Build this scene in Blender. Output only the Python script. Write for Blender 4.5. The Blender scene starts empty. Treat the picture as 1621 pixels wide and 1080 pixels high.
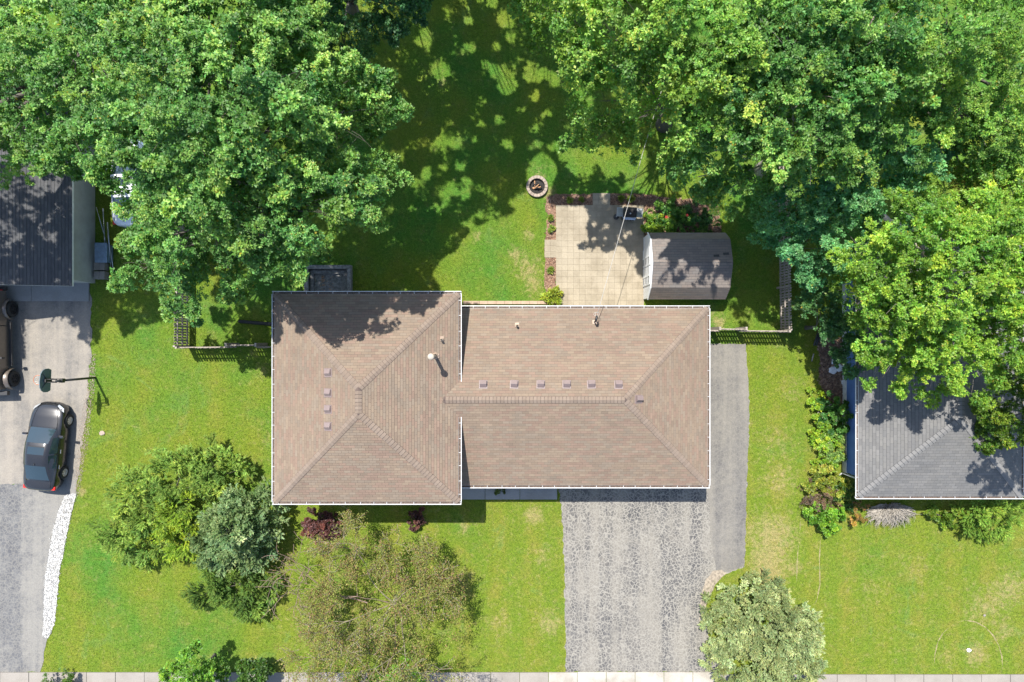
import bpy, bmesh, math, random
import numpy as np
from mathutils import Vector, Matrix

random.seed(7)
RNG = np.random.default_rng(11)
SC = bpy.context.scene
COL = SC.collection
R = math.radians

# ------------------------------------------------------------------ camera, light, exposure
CAM_H = 36.0
FPX = 1621 * 24.0 / 36.0            # focal length in photograph pixels
cam_d = bpy.data.cameras.new('camera')
cam_d.lens = 24.0
cam_d.sensor_width = 36.0
cam_d.clip_end = 2000.0
cam = bpy.data.objects.new('camera', cam_d)
cam.location = (0, 0, CAM_H)
COL.objects.link(cam)
SC.camera = cam

SHX, SHY = 0.2224, -0.459           # ground shift of a shadow per metre of height
sun_dir = Vector((-SHX, -SHY, 1.0)).normalized()
SUN_EL = math.asin(sun_dir.z)
SUN_ROT = math.atan2(sun_dir.x, sun_dir.y)
world = bpy.data.worlds.new('World')
SC.world = world
world.use_nodes = True
wn = world.node_tree
sky = wn.nodes.new('ShaderNodeTexSky')
sky.sky_type = 'NISHITA'
sky.sun_disc = False
sky.sun_elevation = SUN_EL
sky.sun_rotation = SUN_ROT
wn.links.new(sky.outputs[0], wn.nodes['Background'].inputs[0])
wn.nodes['Background'].inputs[1].default_value = 0.115
sl = bpy.data.lights.new('sun', 'SUN')
sl.energy = 4.0
sl.angle = R(0.55)
sl.color = (1.0, 0.955, 0.88)
sun = bpy.data.objects.new('sun', sl)
sun.rotation_euler = (-sun_dir).to_track_quat('-Z', 'Y').to_euler()
sun.location = sun_dir * 60
COL.objects.link(sun)
SC.view_settings.view_transform = 'Standard'
SC.view_settings.look = 'None'
SC.view_settings.gamma = 1.0
SC.view_settings.use_curve_mapping = False
SC.view_settings.exposure = 1.36
SC.render.engine = 'CYCLES'
SC.cycles.max_bounces = 6
SC.cycles.diffuse_bounces = 3
SC.cycles.glossy_bounces = 2
SC.cycles.transmission_bounces = 4
SC.cycles.transparent_max_bounces = 4
SC.cycles.use_denoising = True
SC.cycles.caustics_reflective = False
SC.cycles.caustics_refractive = False


def at(px, py, z=0.0):
    """point at height z that the photograph shows at pixel (px, py)"""
    k = (CAM_H - z) / FPX
    return Vector(((px - 810.5) * k, (540.0 - py) * k, z))


# ------------------------------------------------------------------ object helpers
def props(o, label=None, cat=None, group=None, kind=None):
    if label: o['label'] = label
    if cat: o['category'] = cat
    if group: o['group'] = group
    if kind: o['kind'] = kind
    return o


def thing(name, label, cat, loc=(0, 0, 0), rz=0.0, group=None):
    o = bpy.data.objects.new(name, None)
    o.empty_display_size = 0.3
    o.location = loc
    o.rotation_euler = (0, 0, rz)
    COL.objects.link(o)
    return props(o, label, cat, group)


class MB:
    """collects shapes for ONE mesh object"""
    def __init__(self):
        self.v = []; self.f = []; self.mi = []; self.sm = []; self.col = []

    def add(self, vs, fs, m=0, smooth=False, col=(1, 1, 1)):
        b = len(self.v)
        self.v += [tuple(p) for p in vs]
        self.col += [col] * len(vs)
        for f in fs:
            self.f.append([b + i for i in f]); self.mi.append(m); self.sm.append(smooth)
        return self

    def box(self, c, s, rz=0.0, m=0, col=(1, 1, 1), tilt=None):
        x, y, z = s[0] / 2, s[1] / 2, s[2] / 2
        M = Matrix.Rotation(rz, 3, 'Z')
        if tilt is not None: M = M @ tilt
        c = Vector(c)
        vs = [c + M @ Vector(p) for p in ((-x, -y, -z), (x, -y, -z), (x, y, -z), (-x, y, -z), (-x, -y, z), (x, -y, z), (x, y, z), (-x, y, z))]
        return self.add(vs, [(3, 2, 1, 0), (4, 5, 6, 7), (0, 1, 5, 4), (1, 2, 6, 5), (2, 3, 7, 6), (3, 0, 4, 7)], m, False, col)

    def prism(self, poly, z0, z1, m=0, col=(1, 1, 1)):
        n = len(poly)
        vs = [(p[0], p[1], z0) for p in poly] + [(p[0], p[1], z1) for p in poly]
        a = sum(poly[i][0] * poly[(i + 1) % n][1] - poly[(i + 1) % n][0] * poly[i][1] for i in range(n))
        idx = list(range(n))
        if a < 0: idx.reverse()
        fs = [[i + n for i in idx], list(reversed(idx))]
        for k in range(n):
            i, j = idx[k], idx[(k + 1) % n]
            fs.append((i, j, j + n, i + n))
        return self.add(vs, fs, m, False, col)

    def tube(self, pts, rads, n=8, m=0, smooth=True, cap=True, col=(1, 1, 1)):
        pts = [Vector(p) for p in pts]
        if not hasattr(rads, '__len__'): rads = [rads] * len(pts)
        rings = []
        ref = None
        for i, p in enumerate(pts):
            d = (pts[min(i + 1, len(pts) - 1)] - pts[max(i - 1, 0)]).normalized()
            if ref is None:
                ref = d.cross(Vector((0, 0, 1)))
                if ref.length < 1e-3: ref = Vector((1, 0, 0))
            ref = (ref - d * ref.dot(d)).normalized()
            e2 = d.cross(ref)
            rings.append([p + (ref * math.cos(2 * math.pi * k / n) + e2 * math.sin(2 * math.pi * k / n)) * rads[i] for k in range(n)])
        vs = [q for r_ in rings for q in r_]
        fs = []
        for i in range(len(pts) - 1):
            for k in range(n):
                a, b = i * n + k, i * n + (k + 1) % n
                fs.append((a, b, b + n, a + n))
        if cap:
            fs.append(list(range(n - 1, -1, -1)))
            fs.append([(len(pts) - 1) * n + k for k in range(n)])
        return self.add(vs, fs, m, smooth, col)

    def lathe(self, c, prof, n=24, m=0, smooth=True, axis='Z', col=(1, 1, 1)):
        """prof: list of (radius, height)"""
        c = Vector(c)
        vs = []
        for r_, h in prof:
            for k in range(n):
                a = 2 * math.pi * k / n
                q = (r_ * math.cos(a), r_ * math.sin(a), h)
                if axis == 'X': q = (q[2], q[0], q[1])
                if axis == 'Y': q = (q[0], q[2], q[1])
                vs.append(c + Vector(q))
        fs = []
        for i in range(len(prof) - 1):
            for k in range(n):
                a, b = i * n + k, i * n + (k + 1) % n
                fs.append((a, b, b + n, a + n))
        return self.add(vs, fs, m, smooth, col)

    def build(self, name, mats, parent=None, label=None, cat=None, group=None, kind=None, tint=False, loc=None, recalc=False):
        me = bpy.data.meshes.new(name)
        me.from_pydata(self.v, [], self.f)
        if not isinstance(mats, (list, tuple)): mats = [mats]
        for mt in mats: me.materials.append(mt)
        me.polygons.foreach_set('material_index', self.mi)
        me.polygons.foreach_set('use_smooth', self.sm)
        if tint:
            at_ = me.color_attributes.new('tint', 'FLOAT_COLOR', 'POINT')
            buf = np.ones((len(self.v), 4), np.float32)
            buf[:, :3] = np.array(self.col, np.float32)
            at_.data.foreach_set('color', buf.ravel())
        if recalc:
            bm = bmesh.new(); bm.from_mesh(me)
            bmesh.ops.recalc_face_normals(bm, faces=bm.faces)
            bm.to_mesh(me); bm.free()
        me.update()
        return link(name, me, parent, label, cat, group, kind, loc)


def link(name, me, parent=None, label=None, cat=None, group=None, kind=None, loc=None):
    o = bpy.data.objects.new(name, me)
    COL.objects.link(o)
    if parent is not None: o.parent = parent
    if loc is not None: o.location = loc
    return props(o, label, cat, group, kind)


def bevel(o, w=0.01, seg=2):
    md = o.modifiers.new('bevel', 'BEVEL')
    md.width = w; md.segments = seg; md.limit_method = 'ANGLE'
    return o


def quads_mesh(name, V, C, mat_, tri=False):
    """V: (n,k,3) polygons of k corners, C: (n,3) tint -> mesh"""
    n, k = V.shape[0], V.shape[1]
    me = bpy.data.meshes.new(name)
    me.vertices.add(n * k)
    me.vertices.foreach_set('co', V.astype(np.float32).ravel())
    me.loops.add(n * k)
    me.loops.foreach_set('vertex_index', np.arange(n * k, dtype=np.int32))
    me.polygons.add(n)
    me.polygons.foreach_set('loop_start', np.arange(0, n * k, k, dtype=np.int32))
    at_ = me.color_attributes.new('tint', 'FLOAT_COLOR', 'POINT')
    buf = np.ones((n, k, 4), np.float32)
    buf[:, :, :3] = C[:, None, :]
    at_.data.foreach_set('color', buf.ravel())
    me.materials.append(mat_)
    me.update(calc_edges=True)
    return me


def copy_tree(o, parent=None):
    c = o.copy()
    COL.objects.link(c)
    c.parent = parent
    for ch in o.children: copy_tree(ch, c)
    return c


def inside(poly, x, y):
    """numpy point in polygon"""
    res = np.zeros(x.shape, bool)
    n = len(poly)
    for i in range(n):
        x1, y1 = poly[i][0], poly[i][1]; x2, y2 = poly[(i + 1) % n][0], poly[(i + 1) % n][1]
        if y1 == y2: continue
        c = ((y1 > y) != (y2 > y)) & (x < (x2 - x1) * (y - y1) / (y2 - y1) + x1)
        res ^= c
    return res


def pxpoly(pts, z=0.0):
    return [at(p[0], p[1], z) for p in pts]


def rough_edge(pts, step=0.25, amp=0.05, seed=1):
    """resample a closed world polygon and jitter it so an edge looks worn"""
    rr = random.Random(seed)
    out = []
    n = len(pts)
    for i in range(n):
        a, b = Vector(pts[i][:2]), Vector(pts[(i + 1) % n][:2])
        L = (b - a).length
        k = max(1, int(L / step))
        nrm = Vector((-(b - a).y, (b - a).x)).normalized() if L > 0 else Vector((0, 0))
        for j in range(k):
            p = a.lerp(b, j / k)
            p = p + nrm * rr.uniform(-amp, amp)
            out.append((p.x, p.y))
    return out


def sheet(name, poly, z, mat_, kind='structure', parent=None):
    bm = bmesh.new()
    vs = [bm.verts.new((p[0], p[1], z)) for p in poly]
    f = bm.faces.new(vs)
    f.normal_update()
    if f.normal.z < 0: f.normal_flip()
    bmesh.ops.triangulate(bm, faces=bm.faces)
    me = bpy.data.meshes.new(name)
    bm.to_mesh(me); bm.free()
    me.materials.append(mat_)
    return link(name, me, parent, kind=kind)


# ------------------------------------------------------------------ materials
class NT:
    def __init__(self, name):
        self.m = bpy.data.materials.new(name)
        self.m.use_nodes = True
        self.t = self.m.node_tree
        self.b = self.t.nodes['Principled BSDF']
        self.out = self.t.nodes['Material Output']
        self._pos = None

    def n(self, typ, **kw):
        nd = self.t.nodes.new(typ)
        for k, v in kw.items(): setattr(nd, k, v)
        return nd

    def l(self, a, b): self.t.links.new(a, b)

    def put(self, sock, v):
        if hasattr(v, 'is_output') or isinstance(v, bpy.types.NodeSocket): self.l(v, sock)
        else: sock.default_value = v

    @property
    def pos(self):
        if self._pos is None: self._pos = self.n('ShaderNodeNewGeometry').outputs['Position']
        return self._pos

    @property
    def obj(self): return self.n('ShaderNodeTexCoord').outputs['Object']

    def scaled(self, vec, s):
        m = self.n('ShaderNodeMapping'); self.l(vec, m.inputs[0]); m.inputs[3].default_value = s
        return m.outputs[0]

    def noise(self, scale, detail=3.0, rough=0.6, vec=None, dist=0.0):
        nd = self.n('ShaderNodeTexNoise')
        self.l(vec if vec is not None else self.pos, nd.inputs['Vector'])
        nd.inputs['Scale'].default_value = scale
        nd.inputs['Detail'].default_value = detail
        nd.inputs['Roughness'].default_value = rough
        nd.inputs['Distortion'].default_value = dist
        return nd.outputs[0]

    def voro(self, scale, feature='F1', vec=None, out=0):
        nd = self.n('ShaderNodeTexVoronoi', feature=feature)
        self.l(vec if vec is not None else self.pos, nd.inputs['Vector'])
        nd.inputs['Scale'].default_value = scale
        return nd.outputs[out]

    def math(self, op, a, b=0.0, c=None, clamp=False):
        nd = self.n('ShaderNodeMath', operation=op, use_clamp=clamp)
        self.put(nd.inputs[0], a); self.put(nd.inputs[1], b)
        if c is not None: self.put(nd.inputs[2], c)
        return nd.outputs[0]

    def ramp(self, v, lo, hi, a=0.0, b=1.0, smooth=True):
        nd = self.n('ShaderNodeMapRange', interpolation_type='SMOOTHSTEP' if smooth else 'LINEAR')
        self.put(nd.inputs[0], v)
        nd.inputs[1].default_value = lo; nd.inputs[2].default_value = hi
        nd.inputs[3].default_value = a; nd.inputs[4].default_value = b
        return nd.outputs[0]

    def mix(self, f, a, b, mode='MIX'):
        nd = self.n('ShaderNodeMix', data_type='RGBA', blend_type=mode)
        self.put(nd.inputs[0], f)
        for s, v in ((nd.inputs[6], a), (nd.inputs[7], b)):
            if isinstance(v, (tuple, list)): s.default_value = (*v[:3], 1)
            else: self.l(v, s)
        return nd.outputs[2]

    def attr(self, name='tint'):
        nd = self.n('ShaderNodeAttribute', attribute_name=name)
        return nd.outputs['Color']

    def bump(self, h, strength=0.3, dist=0.02):
        nd = self.n('ShaderNodeBump')
        nd.inputs['Strength'].default_value = strength
        nd.inputs['Distance'].default_value = dist
        self.l(h, nd.inputs['Height'])
        self.l(nd.outputs[0], self.b.inputs['Normal'])

    def base(self, c): 
        if isinstance(c, (tuple, list)): self.b.inputs['Base Color'].default_value = (*c[:3], 1)
        else: self.l(c, self.b.inputs['Base Color'])
        return self

    def set(self, rough=0.8, metal=0.0, spec=0.5, coat=0.0):
        self.put(self.b.inputs['Roughness'], rough)
        self.b.inputs['Metallic'].default_value = metal
        self.b.inputs['Specular IOR Level'].default_value = spec
        self.b.inputs['Coat Weight'].default_value = coat
        return self


def simple(name, c, rough=0.7, metal=0.0, var=0.15, scale=6.0, spec=0.5, coat=0.0):
    t = NT(name)
    n1 = t.noise(scale, 4)
    f = t.ramp(n1, 0.3, 0.7, 0.0, 1.0)
    t.base(t.mix(f, tuple(x * (1 - var) for x in c), tuple(min(1, x * (1 + var)) for x in c)))
    t.set(rough, metal, spec, coat)
    return t.m


M = {}
M['gutter'] = simple('gutter_white', (0.50, 0.50, 0.49), 0.45, var=0.05)
M['trim'] = simple('trim_white', (0.72, 0.72, 0.70), 0.6, var=0.05)
M['debris'] = simple('gutter_debris', (0.085, 0.06, 0.045), 0.95, var=0.5, scale=14)
M['siding_cream'] = simple('siding_cream', (0.62, 0.58, 0.50), 0.7, var=0.06)
M['siding_blue'] = simple('siding_blue', (0.075, 0.14, 0.30), 0.6, var=0.08, scale=2)
M['siding_beige'] = simple('siding_beige', (0.34, 0.34, 0.30), 0.7, var=0.08, scale=2)
M['siding_white'] = simple('siding_white', (0.60, 0.60, 0.60), 0.6, var=0.05)
M['wood'] = simple('weathered_wood', (0.26, 0.225, 0.19), 0.9, var=0.35, scale=18)
M['timber'] = simple('grey_timber', (0.16, 0.155, 0.15), 0.9, var=0.4, scale=9)
M['concrete_found'] = simple('foundation', (0.55, 0.55, 0.52), 0.9, var=0.12)
M['bark'] = simple('bark', (0.085, 0.075, 0.062), 0.95, var=0.35, scale=20)
M['bark_pale'] = simple('bark_pale', (0.30, 0.26, 0.22), 0.95, var=0.3, scale=16)
M['twig_brown'] = simple('twig_brown', (0.19, 0.135, 0.105), 0.9, var=0.3, scale=16)
M['twig_grey'] = simple('twig_grey', (0.27, 0.245, 0.21), 0.95, var=0.3, scale=10)
M['rubber'] = simple('tyre_rubber', (0.022, 0.021, 0.02), 0.85, var=0.2)
M['black_plastic'] = simple('black_plastic', (0.018, 0.018, 0.019), 0.55, var=0.15)
M['steel'] = simple('steel', (0.36, 0.38, 0.40), 0.32, metal=0.9, var=0.08)
M['alloy'] = simple('alloy', (0.55, 0.54, 0.50), 0.4, metal=0.6, var=0.06)
M['chrome'] = simple('chrome', (0.75, 0.75, 0.75), 0.12, metal=1.0, var=0.02)
M['paint_grey'] = simple('paint_graphite', (0.032, 0.032, 0.033), 0.26, metal=0.55, var=0.03, coat=0.7)
M['paint_white'] = simple('paint_white', (0.66, 0.68, 0.72), 0.3, var=0.03, coat=0.6)
M['paint_brown'] = simple('paint_taupe', (0.13, 0.105, 0.085), 0.38, metal=0.3, var=0.08, coat=0.3)
M['glass'] = simple('tinted_glass', (0.02, 0.035, 0.045), 0.05, var=0.0, spec=0.9)
M['lamp_red'] = simple('tail_lamp', (0.45, 0.02, 0.015), 0.2, var=0.05)
M['lamp_clear'] = simple('head_lamp', (0.6, 0.62, 0.64), 0.12, metal=0.5, var=0.05)
M['char'] = simple('char', (0.02, 0.018, 0.017), 0.95, var=0.5, scale=15)
M['firewood'] = simple('firewood', (0.36, 0.20, 0.10), 0.9, var=0.5, scale=18)
M['pvc'] = simple('pvc_cream', (0.40, 0.345, 0.28), 0.6, var=0.06)
M['flash'] = simple('flashing', (0.30, 0.225, 0.17), 0.6, var=0.15)
M['vent'] = simple('vent_mauve', (0.165, 0.125, 0.118), 0.5, var=0.06)
M['cable'] = simple('cable_grey', (0.32, 0.305, 0.28), 0.6, var=0.05)
M['bin_blue'] = simple('bin_blue_grey', (0.14, 0.20, 0.27), 0.55, var=0.15)
M['board_glass'] = simple('smoked_acrylic', (0.085, 0.115, 0.135), 0.5, var=0.05)
M['rim_orange'] = simple('rim_orange', (0.42, 0.11, 0.03), 0.5, var=0.1)
M['net'] = simple('net_white', (0.66, 0.66, 0.64), 0.8, var=0.05)
M['marble'] = simple('white_stone', (0.64, 0.64, 0.64), 0.8, var=0.12, scale=8)
M['dirt'] = simple('bare_dirt', (0.200, 0.172, 0.085), 0.95, var=0.3, scale=9)
M['gravelbed'] = simple('gravel_bed', (0.36, 0.355, 0.34), 0.95, var=0.40, scale=10)
M['sand'] = simple('pale_sand', (0.215, 0.182, 0.140), 0.95, var=0.35, scale=7)
M['twig_tan'] = simple('twig_tan', (0.215, 0.18, 0.135), 0.95, var=0.35, scale=10)
M['red_flower'] = simple('red_flower', (0.5, 0.03, 0.03), 0.7, var=0.2)

# leaves: colour comes from the leaf itself, light passes through the blade
def leaf_mat(name, trans=0.3, rough=0.42, spec=0.5):
    t = NT(name)
    c = t.attr()
    t.base(c).set(rough, 0.0, spec)
    tr = t.n('ShaderNodeBsdfTranslucent')
    t.l(t.mix(1.0, c, (1.30, 1.20, 0.50), 'MULTIPLY'), tr.inputs[0])
    mx = t.n('ShaderNodeMixShader'); mx.inputs[0].default_value = trans
    t.l(t.b.outputs[0], mx.inputs[1]); t.l(tr.outputs[0], mx.inputs[2])
    t.l(mx.outputs[0], t.out.inputs[0])
    return t.m
M['leaf'] = leaf_mat('leaf', 0.45, 0.50, 0.40)
M['leaf_matte'] = leaf_mat('leaf_matte', 0.38, 0.65, 0.25)


def lawn_colour(t):
    """green of the lawn from the place on the ground: tone drifts, dry spots, thin grass"""
    p = t.pos
    sep = t.n('ShaderNodeSeparateXYZ'); t.l(p, sep.inputs[0])
    x, y = sep.outputs[0], sep.outputs[1]
    flat = t.n('ShaderNodeCombineXYZ'); t.l(x, flat.inputs[0]); t.l(y, flat.inputs[1])
    v = flat.outputs[0]
    big = t.noise(0.22, 2, 0.5, v)
    med = t.noise(1.1, 4, 0.62, v, 0.4)
    fin = t.noise(7.0, 3, 0.65, v)
    micro = t.noise(22.0, 2, 0.7, v)
    front = t.math('MULTIPLY', t.ramp(y, -8.0, 5.0, 1.0, 0.0), t.ramp(x, -17.0, -7.0, 0.35, 1.0))
    deep, fresh, olive, straw = (0.046, 0.146, 0.019), (0.120, 0.164, 0.016), (0.168, 0.168, 0.030), (0.270, 0.222, 0.105)
    a = t.mix(t.ramp(t.math('ADD', big, t.math('MULTIPLY', front, 0.22)), 0.34, 0.66), deep, fresh)
    b = t.mix(t.math('MULTIPLY', t.ramp(med, 0.42, 0.68), t.math('ADD', 0.28, t.math('MULTIPLY', front, 0.40))), a, olive)
    # mower lanes, faint
    clover = t.ramp(t.noise(0.55, 4, 0.7, v, 1.2), 0.55, 0.70, 0.0, 0.45)
    b = t.mix(clover, b, (0.098, 0.178, 0.046))
    lane = t.math('SINE', t.math('ADD', t.math('MULTIPLY', x, 3.4), t.math('MULTIPLY', t.noise(0.5, 2, 0.5, v), 2.0)))
    b = t.mix(t.ramp(lane, -1, 1, 0.0, 0.34), b, (0.075, 0.155, 0.012))
    # dry spots: px, py, radius, weight
    spots = [(1222, 850, 1.5, .9), (1215, 905, 1.1, 1.), (1235, 760, 1.0, .55), (835, 425, .9, .8), (815, 400, .5, .7), (845, 455, .6, .7),
             (755, 375, .3, .8), (838, 372, .35, .9), (845, 815, .55, 1.), (860, 880, .6, .5), (868, 985, .8, .45), (790, 985, .8, .35), (735, 835, .4, .6),
             (1560, 960, 1.2, .55), (1600, 930, 1.0, .7), (1545, 1035, .7, .8), (1500, 1040, .6, .4), (1450, 900, .9, .3), (1380, 935, .7, .3),
             (1590, 1000, .6, .5), (415, 590, .5, .5), (400, 560, .3, .5), (425, 700, .45, .35), (130, 780, .22, 1.2), (735, 920, .7, .4), (870, 990, .5, .4),
             (520, 990, 1.6, .4), (620, 1000, 2.0, .35), (1260, 900, .5, .5), (855, 275, .5, .6), (868, 305, .45, .9), (700, 130, .4, .5), (1230, 700, 1.2, .35),
             (1255, 620, .8, .4), (1135, 505, .5, .6), (1140, 515, .3, .8)]
    acc = None
    for px, py, r_, w in spots:
        q = at(px, py)
        dx = t.math('SUBTRACT', x, q.x); dy = t.math('SUBTRACT', y, q.y)
        d = t.math('SQRT', t.math('ADD', t.math('MULTIPLY', dx, dx), t.math('MULTIPLY', dy, dy)))
        m = t.ramp(d, 0.0, r_ * 1.5, w, 0.0)
        acc = m if acc is None else t.math('ADD', acc, m)
    grain = t.noise(3.4, 6, 0.80, v, 0.5)
    dry = t.ramp(t.math('ADD', t.math('MULTIPLY', acc, 0.26), t.math('ADD', grain, t.math('MULTIPLY', front, 0.03))), 0.525, 0.82, 0.0, 0.72)
    c = t.mix(dry, b, straw)
    c = t.mix(t.ramp(fin, 0.36, 0.66, 0.0, 0.75), c, t.mix(1.0, c, (1.55, 1.38, 1.5), 'MULTIPLY'))
    c = t.mix(t.ramp(micro, 0.38, 0.62, 0.75, 0.0), c, t.mix(1.0, c, (0.42, 0.50, 0.40), 'MULTIPLY'))
    return c, fin, micro

t = NT('lawn_ground')
c, fin, micro = lawn_colour(t)
t.base(c).set(0.95, 0, 0.15)
t.bump(micro, 0.9, 0.05)
M['lawn'] = t.m
t = NT('grass_blade')
c, fin, micro = lawn_colour(t)
c = t.mix(1.0, c, t.attr(), 'MULTIPLY')
t.base(c).set(0.6, 0, 0.3)
tr = t.n('ShaderNodeBsdfTranslucent'); t.l(c, tr.inputs[0])
mx = t.n('ShaderNodeMixShader'); mx.inputs[0].default_value = 0.3
t.l(t.b.outputs[0], mx.inputs[1]); t.l(tr.outputs[0], mx.inputs[2]); t.l(mx.outputs[0], t.out.inputs[0])
M['blade'] = t.m


def asphalt(name, dark, mid, pale, crack_col, crack_amt, pale_amt, seed=0.0, streak=0.0):
    t = NT(name)
    mp = t.n('ShaderNodeMapping'); t.l(t.pos, mp.inputs[0]); mp.inputs[1].default_value = (seed, seed * 1.7, 0)
    v = mp.outputs[0]
    wob = t.n('ShaderNodeTexNoise'); t.l(v, wob.inputs[0]); wob.inputs['Scale'].default_value = 2.2; wob.inputs['Detail'].default_value = 3
    vm = t.n('ShaderNodeVectorMath', operation='MULTIPLY_ADD')
    t.l(wob.outputs['Color'], vm.inputs[0]); vm.inputs[1].default_value = (0.35, 0.35, 0.0); t.l(v, vm.inputs[2])
    w = vm.outputs[0]
    big = t.noise(0.33, 3, 0.6, v); med = t.noise(1.6, 5, 0.65, v); fin = t.noise(16, 4, 0.75, v); grit = t.noise(48, 2, 0.8, v)
    sv = t.n('ShaderNodeMapping'); t.l(v, sv.inputs[0]); sv.inputs[3].default_value = (1.9, 0.05, 1)
    track = t.noise(0.8, 3, 0.55, sv.outputs[0])
    cell = t.voro(6.2, 'F1', w, 1)
    tone = t.n('ShaderNodeSeparateColor'); t.l(cell, tone.inputs[0])
    c = t.mix(t.ramp(med, 0.32, 0.68), dark, mid)
    c = t.mix(t.math('MULTIPLY', tone.outputs[0], 0.22), c, pale)
    pl = t.math('ADD', t.math('MULTIPLY', big, 0.40), t.math('MULTIPLY', track, 0.60 + streak))
    pm = t.ramp(t.math('ADD', t.math('MULTIPLY', pl, 0.74), t.math('MULTIPLY', t.noise(3.0, 6, 0.78, v), 0.26)), 0.44 - pale_amt, 0.59, 0.0, 0.80)
    c = t.mix(pm, c, pale)
    e1 = t.voro(6.2, 'DISTANCE_TO_EDGE', w); e2 = t.voro(15.0, 'DISTANCE_TO_EDGE', w)
    k1 = t.ramp(e1, 0.04, 0.12, 1.0, 0.0); k2 = t.ramp(e2, 0.02, 0.10, 0.4, 0.0)
    zone = t.ramp(t.noise(0.45, 3, 0.6, v), 0.18, 0.50, 0.45, 1.0)
    kk = t.math('MULTIPLY', t.math('MAXIMUM', k1, t.math('MULTIPLY', k2, t.ramp(med, 0.45, 0.6))), t.math('MULTIPLY', zone, crack_amt), clamp=True)
    c = t.mix(kk, c, crack_col)
    c = t.mix(t.ramp(fin, 0.30, 0.70, 0.42, 0.0), c, t.mix(1.0, c, (0.50, 0.51, 0.53), 'MULTIPLY'))
    c = t.mix(t.ramp(grit, 0.5, 0.75, 0.0, 0.4), c, t.mix(1.0, c, (1.45, 1.45, 1.42), 'MULTIPLY'))
    weed = t.math('MULTIPLY', t.ramp(t.noise(1.3, 5, 0.8, v), 0.66, 0.74), t.ramp(t.noise(9, 3, 0.7, v), 0.45, 0.6))
    c = t.mix(t.math('MULTIPLY', weed, 0.7), c, (0.14, 0.15, 0.05))
    t.base(c).set(0.93, 0, 0.25)
    t.bump(fin, 0.35, 0.02)
    return t.m

M['asphalt'] = asphalt('asphalt_cracked', (0.056, 0.056, 0.059), (0.088, 0.086, 0.085), (0.205, 0.189, 0.160), (0.230, 0.216, 0.188), 0.95, 0.0, 3.0, 0.02)
M['asphalt_strip'] = asphalt('asphalt_side_strip', (0.085, 0.083, 0.082), (0.120, 0.115, 0.109), (0.195, 0.180, 0.153), (0.20, 0.187, 0.163), 0.30, 0.03, 53.0)
M['asphalt_pale'] = asphalt('asphalt_worn_pale', (0.095, 0.094, 0.093), (0.155, 0.146, 0.134), (0.26, 0.232, 0.192), (0.22, 0.20, 0.18), 0.25, 0.05, 17.0)
M['asphalt_blue'] = asphalt('asphalt_grey', (0.075, 0.077, 0.085), (0.112, 0.113, 0.117), (0.21, 0.20, 0.18), (0.21, 0.20, 0.175), 0.45, -0.01, 31.0)

def concrete(name, c, stain=0.35, sc=1.0):
    t = NT(name)
    a = t.noise(0.9 * sc, 5, 0.65); f = t.noise(14, 4, 0.7); g = t.noise(60, 2, 0.8)
    oi = t.n('ShaderNodeObjectInfo').outputs['Random']
    base = t.mix(t.ramp(oi, 0, 1, 0, 1, False), tuple(x * 0.95 for x in c), tuple(x * 1.05 for x in c))
    col = t.mix(t.ramp(a, 0.38, 0.66, 0.0, stain), base, t.mix(1.0, base, (0.62, 0.60, 0.56), 'MULTIPLY'))
    col = t.mix(t.ramp(f, 0.35, 0.65, 0.30, 0.0), col, t.mix(1.0, col, (0.70, 0.70, 0.70), 'MULTIPLY'))
    col = t.mix(t.ramp(g, 0.55, 0.75, 0.0, 0.4), col, t.mix(1.0, col, (1.25, 1.25, 1.25), 'MULTIPLY'))
    t.base(col).set(0.92, 0, 0.25); t.bump(f, 0.2, 0.01)
    return t.m
M['concrete'] = concrete('concrete', (0.235, 0.215, 0.19))
M['concrete_white'] = concrete('concrete_apron', (0.350, 0.325, 0.285), 0.7)
M['concrete_grey'] = concrete('concrete_grey', (0.25, 0.25, 0.242))
M['paver'] = concrete('paver', (0.285, 0.245, 0.182), 0.6, 0.9)
M['joint'] = simple('joint_sand', (0.205, 0.170, 0.115), 0.95, var=0.25)
M['ringstone'] = concrete('ring_stone', (0.30, 0.245, 0.20), 0.4, 4)
M['brick'] = concrete('edging_brick', (0.34, 0.25, 0.185), 0.4, 4)

t = NT('mulch')
a = t.voro(26, 'F1', None, 1); s_ = t.n('ShaderNodeSeparateColor'); t.l(a, s_.inputs[0])
c = t.mix(s_.outputs[0], (0.085, 0.048, 0.032), (0.26, 0.160, 0.110))
c = t.mix(t.ramp(t.noise(1.6, 4), 0.4, 0.65, 0, 0.6), c, (0.245, 0.155, 0.105))
t.base(c).set(0.95, 0, 0.2); t.bump(t.voro(26), 0.7, 0.04)
M['mulch'] = t.m
M['mulch_chip'] = leaf_mat('mulch_chip', 0.0, 0.9, 0.2)
M['mulch_bed_soil'] = M['mulch']

def shingle_mat(name, soft=0.12):
    t = NT(name)
    c = t.attr()
    f = t.noise(30, 3, 0.75); w = t.noise(0.7, 4, 0.6); st = t.noise(5, 3, 0.6)
    c = t.mix(t.ramp(f, 0.3, 0.7, 0.30, 0.0), c, t.mix(1.0, c, (0.68, 0.68, 0.70), 'MULTIPLY'))
    c = t.mix(t.ramp(w, 0.38, 0.66, 0.0, 0.42), c, t.mix(1.0, c, (0.80, 0.82, 0.85), 'MULTIPLY'))
    c = t.mix(t.ramp(st, 0.5, 0.75, 0.0, 0.25), c, t.mix(1.0, c, (1.15, 1.13, 1.10), 'MULTIPLY'))
    t.base(c).set(0.9, 0, 0.3)
    return t.m
M['shingle'] = shingle_mat('asphalt_shingle')
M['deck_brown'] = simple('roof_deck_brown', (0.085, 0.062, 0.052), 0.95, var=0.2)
M['deck_grey'] = simple('roof_deck_grey', (0.055, 0.056, 0.06), 0.95, var=0.2)
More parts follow.
